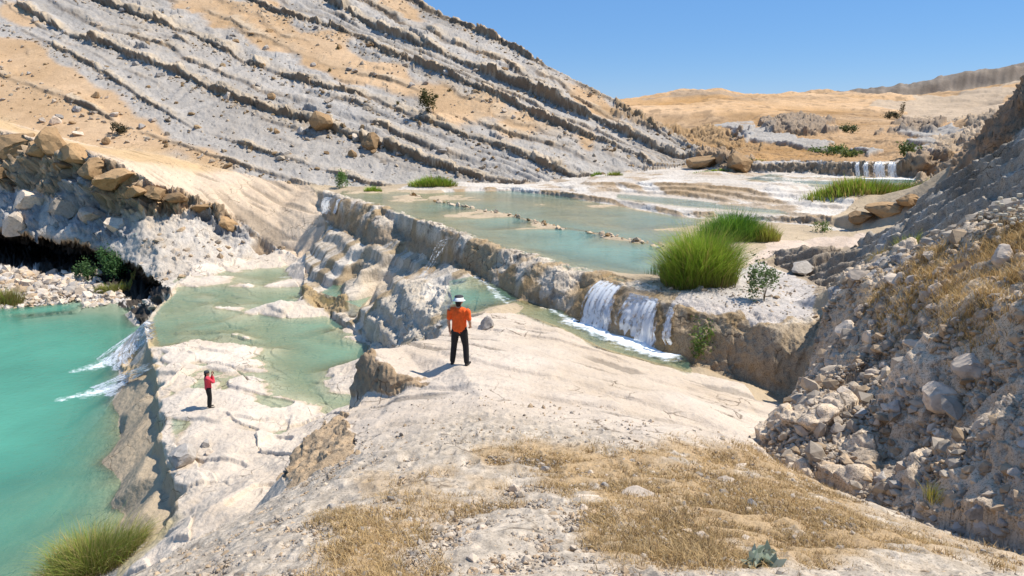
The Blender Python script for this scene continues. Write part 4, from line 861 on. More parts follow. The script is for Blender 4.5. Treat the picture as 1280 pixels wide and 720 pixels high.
def shrub(name, label, c, w_, h_, n, ls, a, b, cat='shrub', grp=None, stems=7, sparse=.5):
    r_ = empty(name, c); tag(r_, label, cat, grp)
    nl = 9; cl = np.stack([RNG.uniform(-.75, .75, nl), RNG.uniform(-.75, .75, nl), RNG.uniform(.35, .95, nl)], -1); pk = RNG.integers(0, nl, n)
    p = cl[pk]+RNG.normal(0, .19, (n, 3)); p[:, 2] = np.abs(p[:, 2]); p = p*np.array([w_/2, w_/2, h_])
    az, el = RNG.uniform(0, 6.28, n), RNG.uniform(-.3, 1.2, n); d = np.stack([np.cos(az)*np.cos(el), np.sin(az)*np.cos(el), np.sin(el)], -1)
    sd_ = np.cross(d, RNG.normal(0, 1, (n, 3))); sd_ /= np.linalg.norm(sd_, axis=1, keepdims=True); s = (ls*RNG.uniform(.6, 1.4, n))[:, None]
    V_ = np.stack([p-d*s*.5, p+sd_*s*.22, p+d*s*.5, p-sd_*s*.22], 1).reshape(-1, 3); q = np.arange(4*n).reshape(-1, 4)
    cc = np.ones((n, 4)); cc[:, :3] = colmix(n, a, b); cc = np.repeat(cc, 4, 0)
    f = mesh_np('foliage', V_, q, LEAF, {'Col': ('FLOAT_COLOR', cc)}); f.parent = r_
    sb = np.zeros((stems*3, 3)); k = RNG.integers(0, nl, stems*3); tip = cl[k]*np.array([w_/2, w_/2, h_])
    st = blades(sb, np.linalg.norm(tip, axis=1)*.9+.05, np.hypot(tip[:, 0], tip[:, 1])/np.maximum(tip[:, 2], .05)*.7, np.arctan2(tip[:, 1], tip[:, 0]), np.full(stems*3, max(.02, w_*.02)), np.tile((.16,.12,.07), (stems*3, 1)), 3, name='stem'); st.parent = r_
    return r_
def at(px, py): return cast(px, py)
shrub('shrub', 'small grey green shrub on the gravel behind the dam crest', at(955, 377), 1.25, 1.15, 900, .13, (.10,.17,.05), (.22,.27,.12))
shrub('shrub', 'green plant clinging to the wet foot of the dam right of the falls', at(873, 452), .9, 1.35, 480, .12, (.09,.17,.03), (.2,.25,.06))
shrub('shrub', 'dark green bush in front of the cave, the taller right one', at(141, 350), 2.3, 2.4, 1500, .24, (.05,.12,.035), (.12,.22,.07))
shrub('shrub', 'dark green bush in front of the cave, the lower left one', at(110, 350), 1.9, 1.6, 1000, .22, (.05,.12,.035), (.12,.2,.07))
shrub('bush', 'dark bush standing on the orange soil of the hillside', at(536, 143), 2.3, 2.6, 900, .3, (.06,.07,.02), (.14,.12,.04))
shrub('bush', 'small dark bush on the orange slope at the left', at(151, 168), 1.7, 1.2, 600, .25, (.05,.05,.025), (.11,.09,.05))
shrub('shrub', 'fresh green shrub on the grey rock at the upper left end of the dam', at(428, 235), 1.6, 1.5, 700, .2, (.10,.2,.04), (.2,.3,.08))
shrub('bush', 'round dark bush on the far orange hills', at(1058, 166), 3.0, 1.5, 500, .4, (.09,.12,.05), (.16,.18,.08))
shrub('bush', 'low dark bush on the far hill under the long grey scarp', at(1112, 149), 4.2, 1.6, 500, .5, (.09,.08,.04), (.15,.13,.07))
shrub('bush', 'thin upright bush next to the low dark one under the scarp', at(1127, 148), 1.5, 3.4, 260, .4, (.18,.15,.08), (.27,.21,.12))
shrub('shrub', 'green shrub on the ledge above the far waterfall', at(1034, 194), 3.6, 1.0, 600, .3, (.11,.19,.04), (.16,.22,.06))
shrub('shrub', 'yellow green shrub between ledge and far waterfall', at(1062, 197), 3.0, .8, 400, .35, (.12,.17,.04), (.22,.24,.08))
shrub('shrub', 'small green shrub at the right end of the far waterfall wall', at(1135, 198), 1.8, 1.3, 300, .35, (.1,.15,.04), (.2,.22,.08))
shrub('shrub', 'small green weed on the sand below the terrace edge', at(1028, 290), 1.2, .6, 300, .14, (.1,.18,.04), (.22,.26,.08))
shrub('leafy_plant', 'pale grey green broad leaved plant in the dry grass at the bottom edge', at(948, 706), .32, .12, 60, .13, (.32,.38,.28), (.42,.46,.36), 'plant', stems=3)
# far scattered dots of scrub
for q_ in range(26):
    px_, py_ = RNG.uniform(380, 680), RNG.uniform(40, 150)
    c_ = cast(px_, py_)
    if c_ is None or not (60 < c_[1] < 180): continue
    if sample(COL[:, 0]-COL[:, 2], np.array([c_[0]]), np.array([c_[1]]))[0] < .22: continue
    f = blades(np.array(c_)+RNG.normal(0, .09, (60, 3))*np.array([1, 1, 0]), RNG.uniform(.3, .7, 60), RNG.uniform(.2, .9, 60), RNG.uniform(0, 6.3, 60), np.full(60, .08), colmix(60, (.09,.08,.03), (.2,.16,.06)), 2, name='scrub_tuft')
    tag(f, 'tiny dark scrub tuft on the orange soil of the hillside', 'scrub', 'scrub tufts dotted over the hillside soil')
# ---------------------------------------------------------------- dry grass (uncountable)
def scatter(n, thr, r0, r1, M, k=1.0):
    th = RNG.uniform(thr[0], thr[1], n); r_ = np.exp(RNG.uniform(math.log(r0), math.log(r1), n)); x, y = r_*np.sin(th), r_*np.cos(th)
    m = sample(M, x, y)*k; cl = fbm2(x/.55, y/.55, 3, 401); keep = RNG.uniform(0, 1, n) < m*ss(.1, .5, cl+.25*(m-.6))
    return x[keep], y[keep]
x, y = scatter(520000, (-.62, .72), 2.2, 15, GRASSM); n = len(x)
print('grass blades', n)
hh = RNG.uniform(.035, .115, n)*(.55+.9*fbm2(x/.8, y/.8, 2, 402))
gc = colmix(n, (.47,.305,.12), (.62,.45,.23), (.26,.165,.08), .2); gc *= (.75+.5*fbm2(x/.9, y/.9, 3, 403))[:, None]
tag(blades(np.stack([x, y, ground(x, y)-.01], -1), hh, RNG.uniform(.2, 1.3, n), RNG.uniform(0, 6.28, n), .0045+.0007*np.hypot(x, y)*RNG.uniform(.5, 1.2, n), gc, 2, DRYM, 'dry_grass'), 'golden dry grass over the near slope', 'grass', kind='stuff')
x, y = scatter(180000, (.45, .85), 9, 26, GRASSR, 1.5); n = len(x)
hh = RNG.uniform(.12, .42, n); gc = colmix(n, (.52,.34,.13), (.70,.50,.24), (.40,.25,.10), .14)
tag(blades(np.stack([x, y, ground(x, y)-.01], -1), hh, RNG.uniform(.2, 1.0, n), RNG.uniform(0, 6.28, n), .004+.0008*np.hypot(x, y)*RNG.uniform(.5, 1.2, n), gc, 2, DRYM, 'dry_grass'), 'golden dry grass on top of the right rubble slope', 'grass', kind='stuff')
# pale seed heads on dry stalks along the top of the right slope
HEADM = leaf_material('seed_head', .2)
proto_ = None
for q_ in range(46):
    px_, py_ = RNG.uniform(1150, 1282), RNG.uniform(262, 305)
    if py_ < 318-(px_-1150)*.36: continue
    c_ = cast(px_, py_)
    if c_ is None or c_[1] > 26: continue
    if proto_ is None:
        proto_ = empty('dry_thistle', c_)
        st = blades(np.zeros((5, 3)), np.array([.55, .5, .42, .38, .3]), np.array([.1, .25, .4, .5, .35]), np.array([0, 1.3, 2.8, 4.1, 5.2]), np.full(5, .014), np.tile((.42,.31,.15), (5, 1)), 3, DRYM, 'stalk'); st.parent = proto_
        heads = []
        for p_ in [(.055, 0, .55), (.03, .11, .47), (-.15, .05, .38), (-.1, -.14, .33)]:
            bm = bmesh.new(); bmesh.ops.create_icosphere(bm, subdivisions=1, radius=.042, matrix=Matrix.Diagonal((1, 1, .75, 1)))
            for v_ in bm.verts: v_.co += Vector((math.sin(v_.co.x*90), math.sin(v_.co.y*80), math.sin(v_.co.z*95)))*.008
            me = bpy.data.meshes.new('seed_head'); bm.to_mesh(me); bm.free()
            a_ = me.attributes.new('Col', 'FLOAT_COLOR', 'POINT'); a_.data.foreach_set('color', np.tile((.62,.55,.42,1), (len(me.vertices), 1)).ravel().astype(np.float32)); me.materials.append(HEADM)
            ho = bpy.data.objects.new('seed_head', me); COLL.objects.link(ho); ho.parent = proto_; ho.location = p_; heads.append(ho)
        o = proto_
    else:
        o = proto_.copy(); COLL.objects.link(o)
        for ch in [st]+heads: cc_ = ch.copy(); cc_.parent = o; COLL.objects.link(cc_)
    o.location = (c_[0], c_[1], c_[2]-.02); o.rotation_euler = (0, 0, RNG.uniform(0, 6.28)); s_ = RNG.uniform(.8, 1.5); o.scale = (s_, s_, s_)
    tag(o, 'dry thistle with pale seed heads against the dark ridge at right', 'dry plant', 'dry thistles along the top of the right slope')
print("plants", round(time.time()-T0, 1))
# ---------------------------------------------------------------- stones
def stone_mesh(seed, sub_=2, flat=.7, planes=11):
    g = np.random.default_rng(seed); bm = bmesh.new(); bmesh.ops.create_icosphere(bm, subdivisions=sub_, radius=1)
    V_ = np.array([v_.co[:] for v_ in bm.verts]); Fc = np.array([[v_.index for v_ in f.verts] for f in bm.faces]); bm.free()
    for _ in range(planes):
        n_ = g.normal(0, 1, 3); n_ /= np.linalg.norm(n_); d = g.uniform(.45, .85); e = V_@n_-d; V_ -= np.maximum(e, 0)[:, None]*n_
    V_ += g.normal(0, .018, V_.shape); V_ *= np.array([g.uniform(.8, 1.25), g.uniform(.8, 1.2), flat*g.uniform(.75, 1.2)]); V_ /= np.abs(V_).max()
    return V_, Fc
def stone_material():
    m, nt, b = new_mat('stone'); L = nt.links.new
    ca = nd(nt, 'ShaderNodeAttribute', attribute_name='Col'); geo = nd(nt, 'ShaderNodeNewGeometry')
    oi = nd(nt, 'ShaderNodeObjectInfo'); ri = ramp(nt, oi.outputs['Random'], [(0, (.72, .70, .68)), (1, (1.22, 1.18, 1.12))])
    n_ = noise_node(nt, geo.outputs['Position'], 5, 6, .7); r_ = ramp(nt, n_.outputs['Fac'], [(.3, (.62, .60, .58)), (.5, (1, 1, 1)), (.72, (1.15, 1.14, 1.12))])
    L(mul(nt, mul(nt, ca.outputs['Color'], r_.outputs['Color']), ri.outputs['Color']), b.inputs['Base Color']); b.inputs['Roughness'].default_value = .9; b.inputs['Specular IOR Level'].default_value = .2
    bp = nd(nt, 'ShaderNodeBump'); bp.inputs['Strength'].default_value = .5; bp.inputs['Distance'].default_value = .04; L(n_.outputs['Fac'], bp.inputs['Height']); L(bp.outputs[0], b.inputs['Normal']); return m
STONE = stone_material()
def rotm(n):
    q = RNG.normal(0, 1, (n, 4)); q[:, 1:3] *= .35; q /= np.linalg.norm(q, axis=1, keepdims=True); w, x, y, z = q.T
    return np.stack([1-2*(y*y+z*z), 2*(x*y-z*w), 2*(x*z+y*w), 2*(x*y+z*w), 1-2*(x*x+z*z), 2*(y*z-x*w), 2*(x*z-y*w), 2*(y*z+x*w), 1-2*(x*x+y*y)], -1).reshape(-1, 3, 3)
SM0 = [stone_mesh(s, 1, .6, 8) for s in range(8)]; SMT = []
for s in range(8):
    V_, Fc = stone_mesh(s+20, 0 if False else 1, .55, 5); SMT.append((V_, Fc))
def ico(seed):
    g = np.random.default_rng(seed); bm = bmesh.new(); bmesh.ops.create_icosphere(bm, subdivisions=1, radius=1)
    bm2 = bmesh.new(); bm.free(); t = (1+5**.5)/2
    V_ = np.array([(-1,t,0),(1,t,0),(-1,-t,0),(1,-t,0),(0,-1,t),(0,1,t),(0,-1,-t),(0,1,-t),(t,0,-1),(t,0,1),(-t,0,-1),(-t,0,1)])/1.9*g.uniform(.7, 1.15, (12, 1))*np.array([1.15, .95, .6])
    Fc = np.array([(0,11,5),(0,5,1),(0,1,7),(0,7,10),(0,10,11),(1,5,9),(5,11,4),(11,10,2),(10,7,6),(7,1,8),(3,9,4),(3,4,2),(3,2,6),(3,6,8),(3,8,9),(4,9,5),(2,4,11),(6,2,10),(8,6,7),(9,8,1)]); bm2.free(); return V_, Fc
SMT = [ico(s) for s in range(8)]
def stones_stuff(name, label, x, y, size, cols, sink=.25, SM0=SM0):
    VV, FF, CC, o_ = [], [], [], 0; pick = RNG.integers(0, len(SM0), len(x)); z = ground(x, y)
    for k, (V_, Fc) in enumerate(SM0):
        m = np.flatnonzero(pick == k); R = rotm(len(m))
        q = np.einsum('nij,vj->nvi', R, V_)*size[m][:, None, None]+np.stack([x[m], y[m], z[m]+size[m]*(.45-sink)], -1)[:, None, :]
        VV.append(q.reshape(-1, 3)); FF.append((np.arange(len(m))[:, None, None]*len(V_)+Fc[None]).reshape(-1, 3)+o_); o_ += len(m)*len(V_)
        c4 = np.ones((len(m), len(V_), 4)); c4[..., :3] = cols[m][:, None, :]; CC.append(c4.reshape(-1, 4))
    return tag(mesh_np(name, np.concatenate(VV), None, STONE, {'Col': ('FLOAT_COLOR', np.concatenate(CC))}, False, np.concatenate(FF)), label, 'stones', kind='stuff')
def in_region(n, thr, r0, r1, k, extra=None):
    th = RNG.uniform(thr[0], thr[1], n); r_ = np.exp(RNG.uniform(math.log(r0), math.log(r1), n)); x, y = r_*np.sin(th), r_*np.cos(th)
    g = sample(REG, x, y) == k
    return x[g], y[g]
PALE, GREY, TAN = (.66,.545,.415), (.47,.395,.315), (.56,.42,.28)
x, y = in_region(170000, (-.75, .75), 2.2, 15, 9); cl = fbm2(x/.7, y/.7, 3, 411); k = RNG.uniform(0, 1, len(x)) < (ss(.3, .6, cl)*.85+.15)*(1-.85*ss(9.5, 12.5, y)); x, y = x[k], y[k]; n = len(x)
stones_stuff('gravel', 'loose pale pebbles over the near slope', x, y, np.clip(RNG.lognormal(-4.65, .6, n), .004, .06)*(.7+.05*np.hypot(x, y)), colmix(n, PALE, (.33,.30,.27), TAN, .3), .25, SMT)
x, y = in_region(120000, (.15, .85), 6, 26, 7); k = RNG.uniform(0, 1, len(x)) > .75*sample(GRASSR, x, y); x, y = x[k], y[k]; n = len(x)
stones_stuff('rubble', 'loose rubble covering the steep right slope', x, y, np.clip(RNG.lognormal(-3.6, .66, n), .012, .28)*(.6+.035*np.hypot(x, y)), colmix(n, PALE, (.46,.40,.33), TAN, .35), .2, SMT)
x, y = in_region(9000, (-.9, -.4), 55, 80, 11); n = len(x)
stones_stuff('rubble', 'pale stones on the bank left of the turquoise pool', x, y, np.clip(RNG.lognormal(-1.7, .6, n), .05, .7), colmix(n, PALE, (.55,.5,.45), TAN, .2), .3)
x, y = in_region(5000, (-.75, .05), 20, 70, 3); n = len(x)
stones_stuff('rubble', 'broken stones on the apron under the left cliff', x, y, np.clip(RNG.lognormal(-1.9, .6, n), .05, .6), colmix(n, PALE, GREY, TAN, .3), .3)
x, y = in_region(26000, (-.75, .3), 60, 190, 1); t_ = sample(V, x, y); k = RNG.uniform(0, 1, len(x)) < .12+.6*(np.abs(t_-np.round(t_)+.12) < .13); x, y = x[k], y[k]; n = len(x)
stones_stuff('rubble', 'small stones strewn below the hillside ledges', x, y, np.clip(RNG.lognormal(-1.75, .5, n), .05, .6), colmix(n, (.5,.41,.3), GREY, (.36,.25,.14), .3), .3)
x, y = in_region(9000, (-.1, .75), 20, 45, 0); k = (x > 6) & (y < 36) & (ground(x, y) > -6.95); x, y = x[k], y[k]; n = len(x)
if n: stones_stuff('gravel', 'pale gravel on the flat behind the dam', x, y, np.clip(RNG.lognormal(-3.2, .5, n), .02, .2), colmix(n, PALE, GREY, TAN, .2))
DVL = [P(*a) for a in [(515,244,6.9), (570,256,6.9), (640,269,6.9), (700,284,6.9), (760,294,6.9), (832,307,6.9)]]
x, y = [], []
for a, b in zip(DVL[:-1], DVL[1:]):
    m = 46; t_ = (RNG.integers(0, 5, m)+RNG.normal(.5, .22, m))/5; x += list(a[0]+(b[0]-a[0])*t_+RNG.normal(0, .18, m)); y += list(a[1]+(b[1]-a[1])*t_+RNG.normal(0, .4, m))
x, y = np.array(x), np.array(y); n = len(x)
stones_stuff('rubble', 'line of pale rocks dividing the upper pool', x, y, np.clip(RNG.lognormal(-2.35, .55, n), .04, .35), colmix(n, PALE, TAN, (.3,.2,.1), .2), .2)
# countable stones: shared meshes, one object each
BMESH = []
for s in range(8):
    V_, Fc = stone_mesh(100+s, 3, .72, 13); me = bpy.data.meshes.new('boulder'); me.from_pydata(V_.tolist(), [], Fc.tolist())
    a_ = me.attributes.new('Col', 'FLOAT_COLOR', 'POINT'); a_.data.foreach_set('color', np.tile((.56,.47,.38,1), (len(V_), 1)).ravel().astype(np.float32)); me.materials.append(STONE); BMESH.append(me)
BR_M, GY_M = [], []
for src, dst, c_ in ((BMESH, BR_M, (.36,.235,.125,1)), (BMESH, GY_M, (.38,.35,.32,1))):
    for me in src:
        m2 = me.copy(); m2.name = 'boulder'; m2.attributes['Col'].data.foreach_set('color', np.tile(c_, (len(m2.vertices), 1)).ravel().astype(np.float32)); dst.append(m2)
def boulder(c_, s, label, group=None, k=0, kind=None, rz=None, sink=.25, name='boulder', tilt=.25, squash=(1, 1, 1)):
    o = bpy.data.objects.new(name, (kind or BMESH)[k % 8]); COLL.objects.link(o)
    o.location = (c_[0], c_[1], c_[2]+s*squash[2]*(.6-sink)); o.scale = (s*squash[0], s*squash[1], s*squash[2]); o.rotation_euler = (RNG.uniform(-tilt, tilt), RNG.uniform(-tilt, tilt), RNG.uniform(0, 6.28) if rz is None else rz)
    return tag(o, label, 'boulder' if name == 'boulder' else 'stone', group)
boulder(at(404,160), 1.7, 'orange brown boulder perched alone on the grey hillside ledge', k=1, kind=BR_M, sink=.1)
boulder(at(467,184), 1.6, 'brown block on the hillside right of the perched orange boulder', k=2, kind=BR_M)
boulder(at(98,212), 2.3, 'big squarish ochre block leaning out of the left cliff top', k=3, kind=BR_M, sink=.0)
boulder(at(150,236), 2.6, 'long ochre block under the tilted slab edge', k=4, kind=BR_M, sink=.05, squash=(1.5,1,.8))
boulder(at(66,190), 1.8, 'ochre block at the broken upper edge of the left cliff', k=5, kind=BR_M, sink=.1)
boulder(at(196,250), 1.3, 'small brown block, left one of two under the slab edge', k=6, kind=BR_M, sink=.1)
boulder(at(220,256), 1.4, 'small brown block, right one of two under the slab edge', k=7, kind=BR_M, sink=.1)
boulder(at(228,580), .62, 'grey angular boulder on the shelf lip above the dark gap', k=1, kind=GY_M, sink=.2)
boulder(at(262,567), .22, 'small pale stone on the shelf below the pink-topped person', k=2)
boulder(at(257,558), .28, 'small dark stone on the shelf below the pink-topped person', k=3, kind=GY_M)
boulder(at(550,409), .22, 'dark grey rock left of the man in orange', k=4, kind=GY_M)
boulder(at(608,408), .30, 'brown grey stone lying on the slab right of the man in orange', k=5, kind=GY_M)
for k, (a_, b_, s_, lb) in enumerate([(735,625,.16,'flat pale stone in the dry grass, left of a leaning slab'), (800,622,.2,'flat pale slab tilted in the dry grass'), (905,600,.15,'flat pale stone where the dry grass meets the rubble'), (925,585,.17,'pale angular stone at the upper right edge of the dry grass')]):
    boulder(at(a_, b_), s_, lb, k=k, name='flat_stone', squash=(1.3, 1, .35))
for k, (a_, b_, s_, lb) in enumerate([(1180,505,.40,'large pale block in the middle of the rubble slope'), (1215,470,.36,'pale flat topped rock high on the rubble slope'), (1060,420,.42,'pale rock where the rubble meets the dam'), (1075,352,.42,'rounded tan rock at the top of the rubble slope'), (1118,357,.40,'rounded grey rock beside the tan one on top of the rubble slope'), (1255,330,.32,'flat pale rock in the dry grass on the right slope'), (1130,590,.22,'pale stone low on the rubble slope')]):
    boulder(at(a_, b_), s_, lb, k=k)
for k, (a_, b_, s_, lb) in enumerate([(1075,275,.75,'brown block under the ridge at the right end of the terrace ledge'), (1108,268,.95,'larger brown block leaning against the dark ridge'), (1138,257,.8,'uppermost brown block against the dark ridge'), (1002,340,.7,'dark block at the foot of the ridge outcrop'), (882,206,1.7,'brown rock mass at the tip of the hillside ridge'), (925,210,1.5,'brown rock mass left of the far waterfall wall')]):
    boulder(at(a_, b_), s_, lb, k=k, kind=BR_M if k != 3 else GY_M, squash=(1.5, 1, .8))
for k, (a_, b_, s_) in enumerate([(18,184,2.4), (48,188,1.8), (122,214,2.0), (172,243,1.7), (252,262,1.2), (286,283,1.1), (5,215,2.2), (82,208,1.6), (135,230,1.5)]):
    boulder(at(a_, b_), s_, 'ochre block in the broken upper edge of the left cliff', 'ochre blocks along the left cliff edge', k, BR_M, sink=.42, squash=(1.35, .9, .75), tilt=.35)
for k, (a_, b_, s_) in enumerate([(35,258,2.0), (78,262,2.2), (118,272,1.7), (20,282,1.5), (150,285,1.4)]):
    boulder(at(a_, b_), s_, 'grey white block in the middle of the left cliff face', 'grey white blocks in the left cliff face', k+2, BMESH, sink=.5, squash=(1, .9, 1.05), tilt=.5)
for q_ in range(60):
    px_, py_ = RNG.uniform(985, 1282), RNG.uniform(330, 690); c_ = cast(px_, py_)
    if c_ is None or c_[1] > 26 or sample(REG, np.array([c_[0]]), np.array([c_[1]]))[0] != 7: continue
    boulder(c_, RNG.uniform(.08, .18)*(.5+.05*c_[1]), 'pale loose rock on the right rubble slope', 'loose rocks on the right rubble slope', q_, BMESH if q_ % 3 else GY_M)
for q_ in range(90):
    px_, py_ = RNG.uniform(0, 700), RNG.uniform(10, 215); c_ = cast(px_, py_)
    if c_ is None or sample(REG, np.array([c_[0]]), np.array([c_[1]]))[0] != 1: continue
    boulder(c_, RNG.uniform(.3, .75), 'loose block lying on the layered hillside', 'loose blocks on the layered hillside', q_, (BMESH, BR_M, GY_M)[q_ % 3])
for q_ in range(40):
    c_ = cast(RNG.uniform(0, 130), RNG.uniform(336, 374))
    if c_ is None or c_[2] > -13.5: continue
    boulder(c_, RNG.uniform(.3, .7), 'pale boulder on the bank left of the turquoise pool', 'pale boulders on the pool bank', q_)
for q_ in range(50):
    c_ = cast(RNG.uniform(180, 960), RNG.uniform(500, 715))
    if c_ is None or c_[1] > 15: continue
    boulder(c_, RNG.uniform(.035, .09), 'pale fist sized stone on the near slope', 'fist sized stones on the near slope', q_, BMESH if q_ % 3 else GY_M, name='stone')
print("stones", round(time.time()-T0, 1))
# ---------------------------------------------------------------- people
def plain(name, c, rough=.8):
    m, nt, b = new_mat(name); geo = nd(nt, 'ShaderNodeNewGeometry'); n_ = noise_node(nt, geo.outputs['Position'], 14, 4, .6)
    r_ = ramp(nt, n_.outputs['Fac'], [(.3, tuple(x*.82 for x in c)), (.7, tuple(min(1, x*1.12) for x in c))]); nt.links.new(r_.outputs['Color'], b.inputs['Base Color']); b.inputs['Roughness'].default_value = rough; b.inputs['Specular IOR Level'].default_value = .25
    bp = nd(nt, 'ShaderNodeBump'); bp.inputs['Strength'].default_value = .35; bp.inputs['Distance'].default_value = .02; nt.links.new(n_.outputs['Fac'], bp.inputs['Height']); nt.links.new(bp.outputs[0], b.inputs['Normal']); return m
def skinned(name, chains, mat, parent, vox=.011, levels=1):
    """tapering limbs swept along joint chains, fused into one closed surface"""
    V_, Q_ = [], []; n = 14
    for ch in chains:
        pts = [(Vector(p), (r_, r_) if not isinstance(r_, tuple) else r_) for p, r_ in ch]; den = []
        for k in range(len(pts)-1):
            p0, p1, p2, p3 = (pts[max(0, k-1)], pts[k], pts[k+1], pts[min(len(pts)-1, k+2)])
            for j in range(5):
                t = j/5; h = lambda a0, a1, a2, a3: .5*((2*a1)+(-a0+a2)*t+(2*a0-5*a1+4*a2-a3)*t*t+(-a0+3*a1-3*a2+a3)*t**3)
                den.append((h(p0[0], p1[0], p2[0], p3[0]), [p1[1][c]+(p2[1][c]-p1[1][c])*(t*t*(3-2*t)) for c in (0, 1)]))
        den.append((pts[-1][0], list(pts[-1][1])))
        d0, d1 = (den[1][0]-den[0][0]).normalized(), (den[-1][0]-den[-2][0]).normalized(); r0, r1 = min(den[0][1]), min(den[-1][1])
        cap = [(math.cos(q*math.pi/8), math.sin(q*math.pi/8)) for q in (1, 2, 3)]
        den = [(den[0][0]-d0*r0*c, [e*s_ for e in den[0][1]]) for c, s_ in cap]+den+[(den[-1][0]+d1*r1*c, [e*s_ for e in den[-1][1]]) for c, s_ in cap[::-1]]
        base = len(V_); ax = None
        for k, (p, r_) in enumerate(den):
            d = (den[min(k+1, len(den)-1)][0]-den[max(k-1, 0)][0]).normalized()
            x_ = Vector((1, 0, 0)); x_ = x_-d*x_.dot(d)
            if x_.length < .3: x_ = Vector((0, 0, 1))-d*d.z
            x_.normalize(); y_ = d.cross(x_)
            V_ += [tuple(p+x_*math.cos(2*math.pi*a_/n)*r_[0]+y_*math.sin(2*math.pi*a_/n)*r_[1]) for a_ in range(n)]
        for k in range(len(den)-1): Q_ += [(base+k*n+a_, base+k*n+(a_+1) % n, base+(k+1)*n+(a_+1) % n, base+(k+1)*n+a_) for a_ in range(n)]
        Q_ += [tuple(base+a_ for a_ in range(n))[::-1], tuple(base+(len(den)-1)*n+a_ for a_ in range(n))]
    me = bpy.data.meshes.new(name); me.from_pydata(V_, [], Q_); o = bpy.data.objects.new(name, me); COLL.objects.link(o); me.materials.append(mat)
    rm = o.modifiers.new('Re', 'REMESH'); rm.mode = 'VOXEL'; rm.voxel_size = vox; rm.use_smooth_shade = True
    sm_ = o.modifiers.new('Sm', 'SMOOTH'); sm_.iterations = 3
    dg = bpy.context.evaluated_depsgraph_get(); m2 = bpy.data.meshes.new_from_object(o.evaluated_get(dg)); o.modifiers.clear(); o.data = m2; m2.name = name
    for p in m2.polygons: p.use_smooth = True
    o.parent = parent; return o
def lathe(name, prof, mat, parent, loc=(0, 0, 0), n=24, oval=1.1, tilt=0):
    V_, q = [], []
    for r_, z in prof: V_ += [(r_*math.cos(a*2*math.pi/n), r_*oval*math.sin(a*2*math.pi/n), z) for a in range(n)]
    for k in range(len(prof)-1): q += [(k*n+a, k*n+(a+1) % n, (k+1)*n+(a+1) % n, (k+1)*n+a) for a in range(n)]
    me = bpy.data.meshes.new(name); me.from_pydata(V_, [], q+[tuple(range((len(prof)-1)*n, len(prof)*n)), tuple(range(n))[::-1]]); me.materials.append(mat)
    for p in me.polygons: p.use_smooth = True
    o = bpy.data.objects.new(name, me); COLL.objects.link(o); o.parent = parent; o.location = loc; o.rotation_euler = (tilt, 0, 0); return o
SKIN = plain('skin', (.42,.25,.17), .6); HAIR = plain('hair', (.02,.016,.014)); BLACK = plain('black_cloth', (.018,.017,.018)); SHOE = plain('shoe_leather', (.03,.025,.022), .5)
ORANGE = plain('orange_cotton', (.80,.115,.018)); PINK = plain('pink_red_cotton', (.70,.06,.09)); WHITE = plain('white_cotton', (.75,.74,.72)); DKGREY = plain('dark_grey_cotton', (.05,.05,.055)); EYE = plain('eye', (.03,.02,.015), .2); LIP = plain('lips', (.35,.13,.11), .5); REDC = plain('red_strap', (.5,.03,.03))
def lerp3(a, b, t): return tuple(a[k]+(b[k]-a[k])*t for k in range(3))
def hand(wr, el, curl, side, up):
    """palm and five fingers carrying on from the forearm, thumb off the side; curl bends them towards up"""
    d = Vector(wr)-Vector(el); d.normalize(); u = Vector(up); u = (u-d*u.dot(d)).normalized(); s = d.cross(u)*side
    w_ = Vector(wr); palm = w_+d*.055; ch = [[(tuple(w_), .026), (tuple(w_+d*.03), (.034, .02)), (tuple(palm+d*.025), (.036, .018))]]
    for k, (o_, L_) in enumerate([(-.030, .068), (-.010, .078), (.010, .073), (.029, .058)]):
        b0 = palm+d*.02+s*o_*.8; b1 = palm+d*.045+s*o_; b2 = b1+(d*math.cos(curl*.6)+u*math.sin(curl*.6))*L_*.5; b3 = b2+(d*math.cos(curl*1.5)+u*math.sin(curl*1.5))*L_*.5
        ch.append([(tuple(b0), .010), (tuple(b1), .0095), (tuple(b2), .009), (tuple(b3), .0075)])
    t0 = w_+d*.035-s*.015; t1 = w_+d*.055-s*.045+u*.012; t2 = t1+d*.03-s*.012+u*.018; ch.append([(tuple(t0), .012), (tuple(t1), .0105), (tuple(t2), .008)])
    return ch
